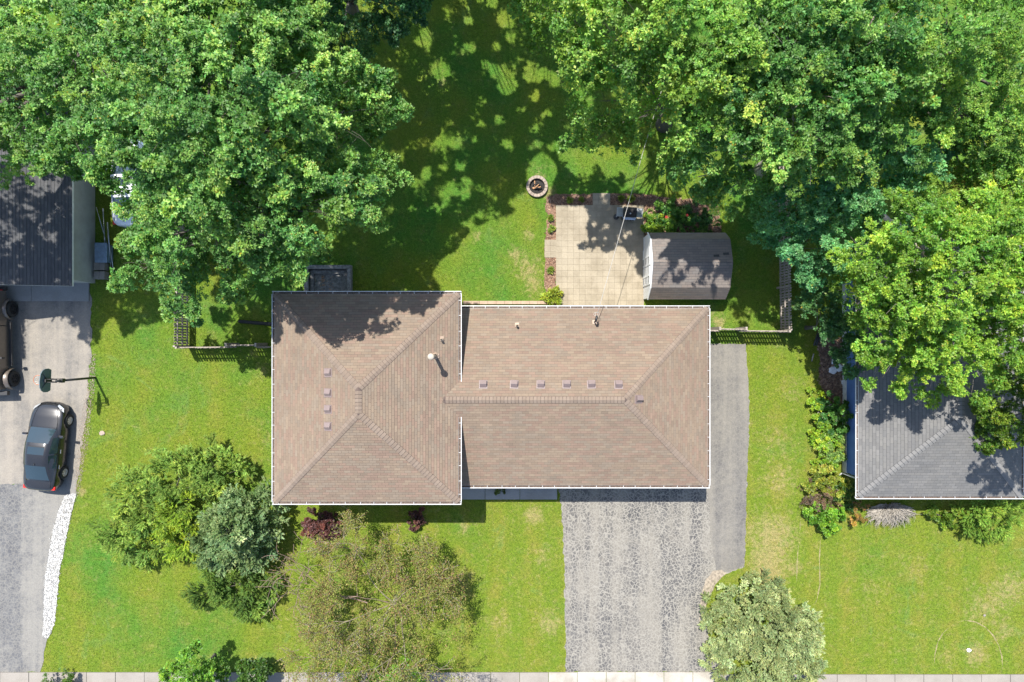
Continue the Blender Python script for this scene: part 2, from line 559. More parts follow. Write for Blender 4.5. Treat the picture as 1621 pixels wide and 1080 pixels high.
# ------------------------------------------------------------------ the setting: ground, drives, walks
DRIVE = pxpoly([(884, 745), (885, 772), (888, 805), (891, 840), (893, 900), (894, 960), (895, 1064), (1152, 1064), (1140, 1040), (1122, 1005), (1112, 965), (1113, 935), (1135, 912),
                (1160, 905), (1178, 897), (1180, 850), (1181, 790), (1184, 720), (1186, 650), (1184, 600), (1180, 545), (1080, 545), (1080, 745)])
DRIVE_L = pxpoly([(143, 440), (145, 500), (144, 560), (141, 592), (139, 632), (133, 680), (124, 760), (60, 768), (-500, 768), (-500, 440)])
DRIVE_L2 = pxpoly([(-500, 766.5), (60, 766.5), (124, 758), (119, 785), (106, 845), (94, 890), (87, 940), (81, 985), (64, 1064), (-500, 1064)])
STRIP = pxpoly([(103, 785), (122, 780), (116, 800), (107, 840), (102, 870), (95, 900), (90, 950), (87, 985), (77, 1010), (68, 1008), (70, 960), (71, 920), (76, 890), (82, 850), (92, 812)])
BED = pxpoly([(865, 312), (880, 307), (1022, 307), (1060, 314), (1135, 318), (1142, 374), (1019, 374), (1019, 326), (880, 326), (880, 483), (862, 483), (864, 465), (861, 440), (863, 405),
              (863, 372), (867, 345), (863, 326)])
PATIO = pxpoly([(880, 325), (1019, 325), (1019, 485), (880, 485)])
WALK_Y0, WALK_Y1 = at(0, 1064).y, at(0, 1064).y - 1.5
RDIRT = pxpoly([(1292, 532), (1322, 520), (1340, 560), (1340, 640), (1312, 632), (1296, 600), (1300, 570)])
SOILP = pxpoly([(1110, 945), (1117, 916), (1128, 904), (1142, 902), (1150, 907), (1136, 920), (1124, 940), (1114, 968), (1107, 985)])

bm = bmesh.new()
bmesh.ops.create_grid(bm, x_segments=60, y_segments=48, size=1.0)
for v in bm.verts:
    v.co.x *= 900; v.co.y *= 900; v.co.z = 0
me = bpy.data.meshes.new('lawn'); bm.to_mesh(me); bm.free(); me.materials.append(M['lawn'])
link('lawn', me, kind='structure')

sheet('driveway', rough_edge(DRIVE, 0.16, 0.055, 3), 0.012, M['asphalt'])
STRIPR = pxpoly([(1090, 545), (1180, 545), (1184, 600), (1186, 650), (1184, 720), (1181, 790), (1180, 850), (1178, 896), (1160, 903), (1134, 908), (1126, 860), (1122, 800), (1120, 770), (1090, 770)])
sheet('driveway', rough_edge(STRIPR, 0.2, 0.03, 33), 0.018, M['asphalt_strip'])
sheet('driveway', rough_edge(DRIVE_L, 0.18, 0.08, 4), 0.012, M['asphalt_pale'])
sheet('driveway', rough_edge(DRIVE_L2, 0.22, 0.05, 5), 0.016, M['asphalt_blue'])
sheet('gravel_bed', rough_edge(STRIP, 0.06, 0.03, 34), 0.022, M['gravelbed'])
sheet('bare_soil', rough_edge(SOILP, 0.25, 0.05, 6), 0.020, M['sand'])
sheet('mulch_bed', rough_edge(BED, 0.2, 0.05, 7), 0.010, M['mulch'])
sheet('leaf_litter_bed', rough_edge(RDIRT, 0.2, 0.1, 8), 0.010, M['mulch'])

# worn arcs and lines of bare soil in the right front lawn
def ribbon(pts, w, z, name='bare_soil', seed=0):
    rr = random.Random(seed)
    pts = [at(*p) for p in pts]
    fine = []
    for a, b in zip(pts[:-1], pts[1:]):
        k = max(2, int((b - a).length / 0.12))
        fine += [a.lerp(b, j / k) for j in range(k)]
    L, Rr = [], []
    for i, p in enumerate(fine):
        d = (fine[min(i + 1, len(fine) - 1)] - fine[max(0, i - 1)]).normalized()
        n_ = Vector((-d.y, d.x, 0))
        ww = w * rr.uniform(0.35, 1.2) * min(1, (i + 1) / 6, (len(fine) - i) / 6)
        L.append((p + n_ * ww)); Rr.append((p - n_ * ww))
    mb = MB()
    n = len(fine)
    mb.add([(q.x, q.y, z) for q in L] + [(q.x, q.y, z) for q in Rr], [(i + n, i + 1 + n, i + 1, i) for i in range(n - 1)])
    return mb.build(name, M['dirt'], kind='structure', recalc=True)
ribbon([(1479, 1050), (1480, 1035), (1485, 1015), (1493, 1002), (1506, 990)], 0.034, 0.006, seed=1)
ribbon([(1518, 984), (1530, 982), (1545, 985), (1560, 993), (1572, 1006), (1581, 1022), (1586, 1040), (1587, 1062)], 0.034, 0.006, seed=2)
ribbon([(1264, 862), (1262, 885), (1261, 925)], 0.03, 0.006, seed=3)
ribbon([(1299, 850), (1297, 885), (1298, 925), (1293, 950), (1287, 962)], 0.03, 0.006, seed=4)
ribbon([(1267, 825), (1266, 845)], 0.03, 0.006, seed=5)

# sidewalk slabs along the bottom of the frame
side = props(bpy.data.objects.new('sidewalk', None), kind='structure'); COL.objects.link(side)
me_by = {}
x = -30.0
i = 0
while x < 31:
    mid = x + 0.76
    pxm = mid / (CAM_H / FPX) + 810.5
    apron = 890 < pxm < 1160
    y_off = 0.0 if pxm < 892 else (0.02 if apron else -0.11)
    mb = MB()
    mb.box((0, 0, 0.03), (1.495, 1.5, 0.06))
    o = mb.build('slab', M['concrete_white'] if apron else M['concrete'], side, loc=(mid, (WALK_Y0 + WALK_Y1) / 2 + y_off, 0.0 + 0.004 * (i % 3)))
    o.rotation_euler = (0, 0, random.uniform(-.003, .003))
    x += 1.52; i += 1

# garage apron slabs and front walk slabs
ap = props(bpy.data.objects.new('concrete_apron', None), kind='structure'); COL.objects.link(ap)
for a, b in ((-80, 51), (51, 142)):
    p, q = at(a, 477), at(b, 448)
    MB().box(((p.x + q.x) / 2, (p.y + q.y) / 2, 0.03), (q.x - p.x - 0.02, q.y - p.y, 0.09)).build('slab', M['concrete_grey'], ap)
fw = props(bpy.data.objects.new('front_walk', None), kind='structure'); COL.objects.link(fw)
for a, b in ((722, 768), (768, 823), (823, 882)):
    p, q = at(a, 790), at(b, 745)
    MB().box(((p.x + q.x) / 2, (p.y + q.y) / 2, 0.05), (q.x - p.x - 0.025, q.y - p.y, 0.14)).build('slab', M['concrete_grey'], fw)

# patio of pavers
pat = props(bpy.data.objects.new('patio', None), kind='structure'); COL.objects.link(pat)
p0, p1 = at(880, 485), at(1019, 325)
MB().box(((p0.x + p1.x) / 2, (p0.y + p1.y) / 2, 0.010), (p1.x - p0.x, p1.y - p0.y, 0.02)).build('bedding', M['joint'], pat)
pav_me = None
def paver_mesh():
    o = MB().box((0, 0, 0), (0.302, 0.302, 0.05)).build('paver', M['paver'], pat)
    return o
NX, NY = 15, 17
cw, chh = (p1.x - p0.x) / NX, (p1.y - p0.y) / NY
first = None
def lay_paver(cx, cy, sx=1.0, sy=1.0):
    global first
    if first is None:
        first = MB().box((0, 0, 0), (cw - 0.006, chh - 0.006, 0.05)).build('paver', M['paver'], pat); o = first
    else:
        o = first.copy(); COL.objects.link(o)
    o.location = (cx, cy, 0.022 + random.uniform(-0.003, 0.003))
    o.rotation_euler = (random.uniform(-.006, .006), random.uniform(-.006, .006), random.uniform(-.012, .012))
for iy in range(NY):
    for ix in range(NX):
        lay_paver(p0.x + (ix + .5) * cw, p0.y + (iy + .5) * chh)
for (a, b, c_, d) in ((938, 963, 325, 308), (862, 880, 408, 384)):
    q0, q1 = at(a, c_), at(b, d)
    nx, ny = max(1, round((q1.x - q0.x) / cw)), max(1, round((q1.y - q0.y) / chh))
    for iy in range(ny):
        for ix in range(nx):
            lay_paver(q0.x + (ix + .5) * cw, q0.y + (iy + .5) * chh)

# edging stones between the back lawn and the house wall
ed = props(bpy.data.objects.new('concrete_edging', None), kind='structure'); COL.objects.link(ed)
a, b = at(733, 481.5), at(864, 477)
nb = 10
for k in range(nb):
    w = (b.x - a.x) / nb
    MB().box((a.x + (k + .5) * w, (a.y + b.y) / 2, 0.04), (w - 0.012, 0.17, 0.12)).build('edging_block', M['brick'], ed)

# ------------------------------------------------------------------ shingled roofs
def clip(poly, a, b):
    """keep the part of a 2D polygon left of the line a->b"""
    out = []
    n = len(poly)
    def s(p): return (b[0] - a[0]) * (p[1] - a[1]) - (b[1] - a[1]) * (p[0] - a[0])
    for i in range(n):
        p, q = poly[i], poly[(i + 1) % n]
        sp, sq = s(p), s(q)
        if sp >= 0: out.append(p)
        if (sp >= 0) != (sq >= 0):
            k = sp / (sp - sq)
            out.append((p[0] + (q[0] - p[0]) * k, p[1] + (q[1] - p[1]) * k))
    return out


class Shingles:
    def __init__(self, tones, seed, expo=0.130, tab=0.305, thick=0.014):
        self.rr = random.Random(seed); self.tones = tones
        self.expo, self.tab, self.t = expo, tab, thick
        self.full = []; self.part = []

    def slope(self, O, u, up, poly, phase=None):
        """O: point on the eave, u: unit vector along it, up: unit vector up the slope, poly: convex outline (u, v), counter-clockwise"""
        O, u, up = Vector(O), Vector(u).normalized(), Vector(up).normalized()
        n = u.cross(up)
        if n.z < 0: n = -n
        vmax = max(p[1] for p in poly); u0 = min(p[0] for p in poly); u1 = max(p[0] for p in poly)
        e, w = self.expo, self.tab
        r = int(math.floor(min(p[1] for p in poly) / e + 1e-6)); v = r * e
        u0 = math.floor(u0 / w) * w
        run = self.rr.choice(self.tones)
        while v < vmax - 0.01:
            x = u0 - w + (w / 2 if r % 2 else 0) + self.rr.uniform(-.02, .02)
            while x < u1:
                if self.rr.random() < 0.8: run = self.rr.choice(self.tones)
                g = self.rr.uniform(0.93, 1.07)
                col = tuple(c * g for c in run)
                rect = [(x + .004, v + .016), (x + w - .004, v + .016), (x + w - .004, v + e), (x + .004, v + e)]  # bare dark deck at each butt stands in for a printed shadow line
                c = rect
                for i in range(len(poly)):
                    c = clip(c, poly[i], poly[(i + 1) % len(poly)])
                    if len(c) < 3: break
                if len(c) >= 3:
                    area = abs(sum(c[i][0] * c[(i + 1) % len(c)][1] - c[(i + 1) % len(c)][0] * c[i][1] for i in range(len(c)))) / 2
                    if area > 0.001:
                        lift = self.rr.uniform(0.8, 1.25)
                        if area > 0.985 * (w - .008) * (e - .016): self.full.append((O, u, up, n, x, v, col, lift))
                        else: self.part.append((O, u, up, n, c, v, col, lift))
                x += w
            v += e; r += 1

    def build(self, parent, singles=300):
        t, e, w = self.t, self.expo, self.tab
        def vis(a):
            p = a[0] + a[1] * (a[4] + w / 2) + a[2] * (a[5] + e / 2)
            k = FPX / (CAM_H - p.z)
            inside_ = abs(p.x * k) < 800 and abs(p.y * k) < 530
            return (inside_, p.z)
        self.full.sort(key=vis, reverse=True)
        one, rest = self.full[:singles], self.full[singles:]
        # single shingles share one mesh per tone
        meshes = {}
        for (O, u, up, n, x, v, col, lift) in one:
            key = min(range(len(self.tones)), key=lambda k: sum(abs(self.tones[k][j] - col[j]) for j in range(3)))
            if key not in meshes:
                mb = MB(); cc = self.tones[key]
                g = 0.004
                mb.add([(g, .016, -.002), (w - g, .016, -.002), (w - g, e, -.002), (g, e, -.002), (g, .016, t), (w - g, .016, t), (w - g, e, t * .12), (g, e, t * .12)],
                       [(4, 5, 6, 7), (0, 1, 5, 4), (1, 2, 6, 5), (3, 0, 4, 7)], col=cc)
                o = mb.build('shingle', M['shingle'], parent, tint=True)
                meshes[key] = o.data
            else:
                o = link('shingle', meshes[key], parent)
            R_ = Matrix((u, up, u.cross(up))).transposed().to_4x4()
            if u.cross(up).z < 0: raise RuntimeError('left-handed slope')
            o.matrix_local = Matrix.Translation(O + u * x + up * v) @ R_
        mb = MB()
        g = 0.004
        def put(O, u, up, n, poly, v, col, lift):
            def P(q, h): return O + u * q[0] + up * q[1] + n * h
            k = len(poly)
            top = [P(q, t * lift * (1 - 0.88 * (q[1] - v) / e)) for q in poly]
            low = [P(q, -.002) for q in poly]
            mb.add(top + low, [list(range(k))] + [(i, i + k, (i + 1) % k + k, (i + 1) % k) for i in range(k)], col=col)
        for (O, u, up, n, x, v, col, lift) in rest:
            put(O, u, up, n, [(x + g, v + .016), (x + w - g, v + .016), (x + w - g, v + e), (x + g, v + e)], v, col, lift)
        for (O, u, up, n, c, v, col, lift) in self.part:
            put(O, u, up, n, c, v, col, lift)
        mb.build('shingle_field', M['shingle'], parent, kind='stuff', tint=True)


def ridge_caps(a, b, na, nb, parent, tones, expo=0.168, half=0.15, seed=0, t=0.024):
    """folded cap shingles from a (low end) to b; na, nb: unit normals of the two planes that meet there"""
    a, b = Vector(a), Vector(b)
    d = (b - a).normalized(); L = (b - a).length
    sides = []
    for n in (Vector(na), Vector(nb)):
        s = d.cross(n).normalized()
        sides.append((s, n))
    # make both side vectors point away from the ridge, downwards
    (s1, n1), (s2, n2) = sides
    if s1.z > 0 or (abs(s1.z) < 1e-6 and False): s1 = -s1
    if s2.z > 0: s2 = -s2
    rr = random.Random(seed)
    k = int(L / expo)
    nm = (n1 + n2).normalized()
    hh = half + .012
    ul = MB()  # dark strip showing between caps stands in for shade at their lifted ends
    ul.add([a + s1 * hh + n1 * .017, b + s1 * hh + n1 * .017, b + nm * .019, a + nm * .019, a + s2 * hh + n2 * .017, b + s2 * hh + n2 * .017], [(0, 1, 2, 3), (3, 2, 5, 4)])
    uo = ul.build('cap_shadow_strip', M['deck_brown'] if tones[0][0] > tones[0][2] * 1.1 else M['deck_grey'], parent, recalc=True)
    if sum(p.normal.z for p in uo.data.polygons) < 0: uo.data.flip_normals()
    t = .036
    first = {}
    for i in range(k):
        key = rr.randrange(len(tones))
        if key not in first:
            mb = MB()
            g = 0.003
            P = lambda y, s, n, wd, h: (d * y + s * wd + n * h)
            y0, y1 = 0.008, expo - g
            lo, hi = t, t * 0.4
            vs = [P(y0, s1, n1, half, lo), P(y1, s1, n1, half, hi), nm * (lo + .004) + d * y0, nm * (hi + .004) + d * y1, P(y0, s2, n2, half, lo), P(y1, s2, n2, half, hi),
                  P(y0, s1, n1, half, 0), P(y1, s1, n1, half, 0), P(y0, s2, n2, half, 0), P(y1, s2, n2, half, 0), d * y0]
            mb.add(vs, [(0, 1, 3, 2), (2, 3, 5, 4), (0, 6, 7, 1), (4, 5, 9, 8), (0, 2, 10, 6), (2, 4, 8, 10)], col=tones[key])
            o = mb.build('ridge_cap', M['shingle'], parent, tint=True, recalc=True)
            # outward normals
            if sum((p.normal.dot(nm) for p in o.data.polygons if abs(p.normal.dot(nm)) > .8)) < 0:
                o.data.flip_normals()
            first[key] = o.data
        else:
            o = link('ridge_cap', first[key], parent)
        o.location = a + d * (i * expo)


def gutter(parent, a, b, out, z, hangers=0.62, debris=True, w=0.135, trough=0.11, floor=None):
    """open K-profile trough from a to b (2D), out: 2D unit vector away from the house"""
    a, b, out = Vector((*a, 0)), Vector((*b, 0)), Vector((*out, 0))
    d = (b - a).normalized(); L = (b - a).length
    mb = MB()
    prof = [(0.0, 0.0), (0.0, -trough), (w * 0.7, -trough), (w, -0.035), (w, 0.0), (w - 0.032, 0.004), (w - 0.032, -0.006), (w - 0.02, -0.012), (w * 0.62, -trough + .015), (0.006, -trough + .015), (0.006, 0.0)]
    vs = []
    for q in (a, b):
        for (o_, h) in prof:
            p = q + out * o_; vs.append((p.x, p.y, z + h))
    n = len(prof)
    fs = [(i, (i + 1) % n, (i + 1) % n + n, i + n) for i in range(n)] + [list(range(n)), list(range(2 * n - 1, n - 1, -1))]
    mb.add(vs, fs)
    g = mb.build('gutter', M['gutter'], parent, recalc=True)
    h0 = None
    k = int(L / hangers)
    mid = a + out * (w / 2)
    for i in range(k):
        p = mid + d * ((i + .5) * L / k + random.uniform(-.05, .05))
        if h0 is None:
            h0 = MB().box((0, 0, 0), (w + .004 if abs(out.x) > .5 else 0.018, 0.018 if abs(out.x) > .5 else w + .004, 0.010)).build('gutter_hanger', M['gutter'], g)
            o = h0
        else:
            o = link('gutter_hanger', h0.data, g)
        o.location = (p.x, p.y, z + 0.002)
    if debris:
        m2 = MB()
        c = mid; ang = math.atan2(d.y, d.x)
        c = a + out * (.006 + (w - .04) / 2)
        m2.box((c.x + d.x * L / 2, c.y + d.y * L / 2, z - 0.062), (L - .1, w - .046, 0.05), rz=ang)
        m2.build('gutter_debris', M['debris'], g, kind='stuff')
    return g


def window(parent, c, w, h, nrm, frame=None):
    """window set proud of a wall: frame, sill and pane as parts; nrm is the outward 2D normal"""
    nx, ny = nrm
    ang = math.atan2(ny, nx) + math.pi / 2
    c = Vector(c)
    o = MB()
    for s in (-1, 1):
        o.box((s * (w / 2 + .03), 0, 0), (.06, .07, h + .12))
        o.box((0, 0, s * (h / 2 + .03)), (w, .07, .06))
    o.box((0, 0.0, 0), (.035, .05, h))
    f = o.build('window', M['trim'], parent)
    f.location = c; f.rotation_euler = (0, 0, ang)
    MB().box((0, 0.01, 0), (w, .02, h)).build('pane', M['glass'], f)
    return f


BROWN = [(0.1800, 0.1357, 0.0979), (0.1910, 0.1459, 0.1046), (0.1700, 0.1275, 0.0931), (0.1900, 0.1336, 0.0989), (0.1800, 0.1418, 0.1056), (0.1790, 0.1255, 0.0931), (0.1700, 0.1336, 0.0998)]
PITCH = 0.40
# house: a taller block and a lower wing with the garage
house = thing('house', 'brown shingled house with a taller block and a lower wing beside the cracked driveway', 'house', (0, 0, 0))
GW = 0.10
lx0, lx1, lyn, lys, lz = -11.10 + GW, -2.37 - GW, 2.28 - GW, -7.55 + GW, 4.38
rx1, ryn, rys, rz_ = 9.56 - GW, 1.68 - GW, -7.09 + GW, 2.98
# walls
IN = 0.55
wl = MB()
wl.prism([(lx0 + IN, lys + IN), (lx1 - IN + .15, lys + IN), (lx1 - IN + .15, lyn - IN), (lx0 + IN, lyn - IN)], 0.0, lz - 0.16)
wl.build('wall', M['siding_cream'], house)
wl = MB()
wx = lx1 - IN + .15 + .003
wl.prism([(wx, rys + IN), (rx1 - IN, rys + IN), (rx1 - IN, ryn - IN), (wx, ryn - IN)], 0.0, rz_ - 0.16)
wl.build('wall', M['siding_cream'], house)
# roof decks
def deck(parent, corners, tops, name, mat_, th=0.16, soffit=True):
    """corners: eave outline (3D); tops: list of faces above as point lists"""
    mb = MB()
    for f in tops: mb.add(f, [list(range(len(f)))])
    n = len(corners)
    lo = [Vector(c) - Vector((0, 0, th)) for c in corners]
    mb.add(list(corners) + lo, [(i, i + n, (i + 1) % n + n, (i + 1) % n) for i in range(n)] + [list(range(n, 2 * n))], m=1)
    return mb.build(name, [mat_, M['trim']], parent)
lw = (lx1 - lx0) / 2
lridge = lz + PITCH * lw
lcx = (lx0 + lx1) / 2
A, B, C_, D = Vector((lx0, lys, lz)), Vector((lx1, lys, lz)), Vector((lx1, lyn, lz)), Vector((lx0, lyn, lz))
E, F = Vector((lcx, lys + lw, lridge)), Vector((lcx, lyn - lw, lridge))
roofL = deck(house, [A, B, C_, D], [[A, B, E], [B, C_, F, E], [C_, D, F], [D, A, E, F]], 'roof', M['deck_brown'])
rh = (ryn - rys) / 2
rridge = rz_ + PITCH * rh
rcy = (ryn + rys) / 2
# where the wing's ridge meets the taller block's east slope
xr = lx1 - (rridge - lz) / PITCH
xw = wx - 0.01
zl_at_w = lz + PITCH * (lx1 - xw)
yo = max(0.02, (rridge - zl_at_w) / PITCH)
a1, b1, c1, d1 = Vector((xw, rys, rz_)), Vector((rx1, rys, rz_)), Vector((rx1, ryn, rz_)), Vector((xw, ryn, rz_))
e1, f1 = Vector((xr, rcy, rridge)), Vector((rx1 - rh, rcy, rridge))
vs_, vn_ = Vector((xw, rcy - yo, rridge - PITCH * yo)), Vector((xw, rcy + yo, rridge - PITCH * yo))
roofR = deck(house, [a1, b1, c1, d1], [[a1, b1, f1, e1, vs_], [c1, d1, vn_, e1, f1], [b1, c1, f1]], 'roof', M['deck_brown'])

cs = math.sqrt(1 + PITCH * PITCH)
def add_slopes(S, O, u, inward, poly2):
    """poly2 in plan (along u, inward distance) -> slope"""
    up = Vector((inward[0], inward[1], PITCH)).normalized()
    S.slope(O, (*u, 0), up, [(p[0], p[1] * cs) for p in poly2])
SL = Shingles(BROWN, 3)
ll = lyn - lys
add_slopes(SL, A, (1, 0), (0, 1), [(0, 0), (2 * lw, 0), (lw, lw)])
add_slopes(SL, B, (0, 1), (-1, 0), [(0, 0), (ll, 0), (ll - lw, lw), (lw, lw)])
add_slopes(SL, C_, (-1, 0), (0, -1), [(0, 0), (2 * lw, 0), (lw, lw)])
add_slopes(SL, D, (0, -1), (1, 0), [(0, 0), (ll, 0), (ll - lw, lw), (lw, lw)])
SL.build(roofL, 150)
SR = Shingles(BROWN, 5)
Lr = rx1 - xw
add_slopes(SR, a1, (1, 0), (0, 1), [(0, 0), (Lr, 0), (Lr - rh, rh), (0, rh)])
add_slopes(SR, a1, (1, 0), (0, 1), [(0, rh - yo), (0, rh), (xr - xw, rh)])
add_slopes(SR, c1, (-1, 0), (0, -1), [(0, 0), (Lr, 0), (Lr, rh), (rh, rh)])
add_slopes(SR, c1, (-1, 0), (0, -1), [(Lr, rh - yo), (rx1 - xr, rh), (Lr, rh)])
add_slopes(SR, b1, (0, 1), (-1, 0), [(0, 0), (2 * rh, 0), (rh, rh)])
SR.build(roofR, 150)
def nrm(inward): return Vector((-inward[0] * PITCH, -inward[1] * PITCH, 1)).normalized()
nS, nE, nN, nW = nrm((0, 1)), nrm((-1, 0)), nrm((0, -1)), nrm((1, 0))
CAPT = [(0.178, 0.137, 0.106), (0.188, 0.146, 0.114), (0.170, 0.130, 0.100)]
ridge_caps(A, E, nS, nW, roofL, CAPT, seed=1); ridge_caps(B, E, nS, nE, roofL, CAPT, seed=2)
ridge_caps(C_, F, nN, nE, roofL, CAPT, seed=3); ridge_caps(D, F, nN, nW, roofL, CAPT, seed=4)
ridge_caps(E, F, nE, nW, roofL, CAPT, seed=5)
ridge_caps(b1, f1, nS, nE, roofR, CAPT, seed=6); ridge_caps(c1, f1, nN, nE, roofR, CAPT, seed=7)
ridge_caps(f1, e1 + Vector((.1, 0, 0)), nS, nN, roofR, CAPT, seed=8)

# gutters
gz = lz - 0.01
gutter(house, (lx0 - .12, lyn), (lx1 + .12, lyn), (0, 1), gz)
gutter(house, (lx0 - .12, lys), (lx1 + .12, lys), (0, -1), gz)
gutter(house, (lx0, lys), (lx0, lyn), (-1, 0), gz)
# the east gutter stops on each side of the valley
vy = (rridge - lz) / PITCH
gutter(house, (lx1, rcy + vy + .02), (lx1, lyn), (1, 0), gz)
gutter(house, (lx1, lys), (lx1, rcy - vy - .02), (1, 0), gz)
gz = rz_ - 0.01
gutter(house, (xw + .1, ryn), (rx1 + .12, ryn), (0, 1), gz, 0.585)
gutter(house, (xw + .1, rys), (rx1 + .12, rys), (0, -1), gz, 0.62)
gutter(house, (rx1, rys), (rx1, ryn), (1, 0), gz, 0.62)

# roof vents
def surf_z_left(x, y): return lz + PITCH * min(x - lx0, lx1 - x, y - lys, lyn - y)
def surf_z_right(x, y): return rz_ + PITCH * min(rx1 - x, y - rys, ryn - y)
def on_roof(px, py, fz):
    z = 4.5
    for _ in range(30):
        p = at(px, py, z); z = fz(p.x, p.y)
    return at(px, py, z)
def roof_vent(px, py, fz, nm, z_up=0.22):
    p = on_roof(px, py, fz)
    R_ = Vector((0, 0, 1)).rotation_difference(nm).to_matrix()
    mb = MB()
    mb.box((0, 0, 0.006 + .014), (0.40, 0.40, 0.012))
    w1, w2 = 0.155, 0.13
    vs = [(-w1, -w1, .03), (w1, -w1, .03), (w1, w1, .03), (-w1, w1, .03), (-w1, -w1 + .125, z_up), (w1, -w1 + .125, z_up), (w1, w1 + .02, z_up - .05), (-w1, w1 + .02, z_up - .05)]
    mb.add(vs, [(3, 2, 1, 0), (4, 5, 6, 7), (0, 1, 5, 4), (1, 2, 6, 5), (2, 3, 7, 6), (3, 0, 4, 7)])
    b = mb.build('roof_vent', [M['vent']], house)
    b.matrix_local = Matrix.Translation(p) @ R_.to_4x4() @ Matrix.Rotation(random.uniform(-.06, .06), 4, 'Z')
    bevel(b, .012, 2)
    MB().box((0, -.085, (z_up + .03) / 2), (0.27, 0.012, 0.12), tilt=Matrix.Rotation(math.atan2(.125, z_up - .03) * -1, 3, 'X')).build('vent_louvre', M['vent'], b)
    return b
for px, py in ((765, 609), (814, 609), (856, 609), (897, 609), (936, 609), (979, 609.5)):
    roof_vent(px, py, surf_z_right, nN)
roof_vent(1010.5, 632, surf_z_right, nE)
for py in (590, 622, 648, 675):
    roof_vent(519.5, py, surf_z_left, nW, 0.13)

# flue with a round cap, two vent pipes
p = on_roof(689, 563.5, surf_z_left)
c = MB(); c.tube([p - Vector((0, 0, .1)), p + Vector((0, 0, 1.62))], 0.075, 16)
fl = c.build('flue_pipe', M['pvc'], house)
c = MB(); c.lathe(p + Vector((0, 0, 1.62)), [(0.0, -.02), (0.145, -.02), (0.145, 0.06), (0.11, 0.12), (0.0, 0.15)], 24)
c.build('flue_cap', M['pvc'], fl)
c = MB(); c.box(p + Vector((0.06, 0, 0.03)), (0.26, 0.20, .02), tilt=Matrix.Rotation(math.atan(PITCH), 3, 'Y')); c.lathe(p, [(0.16, 0.0), (0.09, .14)], 16)
c.build('flashing', M['flash'], fl)
for (px, py, fz, tl) in ((818.5, 516, surf_z_right, Matrix.Rotation(math.atan(-PITCH), 3, 'X')), (699.5, 538, surf_z_left, Matrix.Rotation(math.atan(PITCH), 3, 'Y'))):
    p = on_roof(px, py, fz)
    c = MB(); c.tube([p - Vector((0, 0, .1)), p + Vector((0, 0, .33)), p + Vector((0, 0, .33)), p + Vector((0, 0, 0.1))], [0.05, 0.05, 0.038, 0.038], 14)
    vp = c.build('vent_pipe', M['pvc'], house)
    c = MB(); c.box(p + Vector((0, 0.05, 0.03)), (0.20, 0.22, .015), tilt=tl); c.lathe(p, [(0.11, 0.0), (0.055, .12)], 14)
    c.build('flashing', M['flash'], vp)

# service mast near the back gutter
p = on_roof(941, 510, surf_z_right)
top = p + Vector((-0.02, 0.03, 0.62))
c = MB(); c.tube([p - Vector((0, 0, .15)), top], 0.032, 12)
mast = c.build('service_mast', M['black_plastic'], house)
c = MB(); c.tube([top, top + Vector((.02, .06, .1)), top + Vector((.04, .20, .08)), top + Vector((.05, .25, .0))], [.04, .055, .055, .03], 12)
c.build('weatherhead', M['black_plastic'], mast)
c = MB(); c.box(p + Vector((0, 0, .035)), (.20, .20, .015), tilt=Matrix.Rotation(math.atan(-PITCH), 3, 'X')); c.build('flashing', M['flash'], mast)
c = MB()
MT = top
for k, (ox, oy, sag) in enumerate(((-.13, .16, .12), (-.05, .2, .16), (.05, .2, .2), (.12, .06, .25))):
    q = top + Vector((.04, .2, .02)); e_ = top + Vector((0.12, 0.42, -0.12))
    m_ = (q + e_) / 2 + Vector((ox, oy * .5, -sag * .7))
    c.tube([q, q.lerp(m_, .5) + Vector((ox * .5, 0, -.05)), m_, m_.lerp(e_, .5) + Vector((ox * .3, 0, -.02)), e_], 0.011, 6)
c.build('drip_loop', M['cable'], mast)
c = MB(); c.tube([p + Vector((.02, 0, .4)), p + Vector((.25, -.12, .0))], .012, 6); c.build('guy_brace', M['steel'], mast)

# windows and doors of the house
for (x_, w_) in ((-9.3, 1.5), (-6.9, 1.1), (-4.4, 1.5)):
    window(house, (x_, lyn - IN + .02, 3.1), w_, 1.1, (0, 1))
    window(house, (x_, lys + IN - .02, 3.1), w_, 1.2, (0, -1))
window(house, (0.3, rys + IN - .02, 1.6), 1.9, 1.3, (0, -1))
window(house, (0.0, ryn - IN + .02, 1.6), 1.2, 1.1, (0, 1))
fd = MB().box((-1.9, rys + IN - .02, 1.12), (0.92, .06, 2.05)).build('door', M['trim'], house)
MB().tube([(-1.55, rys + IN - .05, 1.05), (-1.55, rys + IN - .11, 1.05)], .03, 10).build('handle', M['steel'], fd)
gd = MB()
gd.box((6.1, rys + IN - .02, 1.1), (4.9, .05, 2.15))
gdo = gd.build('garage_door', M['siding_white'], house)
for k in range(4):
    MB().box((6.1, rys + IN - .055, 0.3 + k * .53), (4.8, .02, .49)).build('door_panel', M['siding_white'], gdo)
sd = MB()
sd.box((4.2, ryn - IN + .02, 1.05), (1.8, .05, 2.05)); sd.build('patio_door', M['glass'], house)

# ------------------------------------------------------------------ neighbour's house on the right
GREY = [(0.128, 0.125, 0.120), (0.138, 0.134, 0.128), (0.120, 0.118, 0.115), (0.134, 0.130, 0.123), (0.125, 0.122, 0.118)]
nb_ = thing('house', 'grey roofed house with blue siding at the right edge under the bright locust', 'house')
nx0, nx1, nys, nyn, nz = 16.90, 24.87, -7.58, 5.0, 2.70
MB().prism([(17.45, -6.85), (24.3, -6.85), (24.3, 4.4), (17.45, 4.4)], 0.45, nz - .16).build('wall', M['siding_blue'], nb_)
MB().prism([(17.41, -6.89), (24.34, -6.89), (24.34, 4.44), (17.41, 4.44)], 0.0, 0.447).build('foundation', M['concrete_found'], nb_)
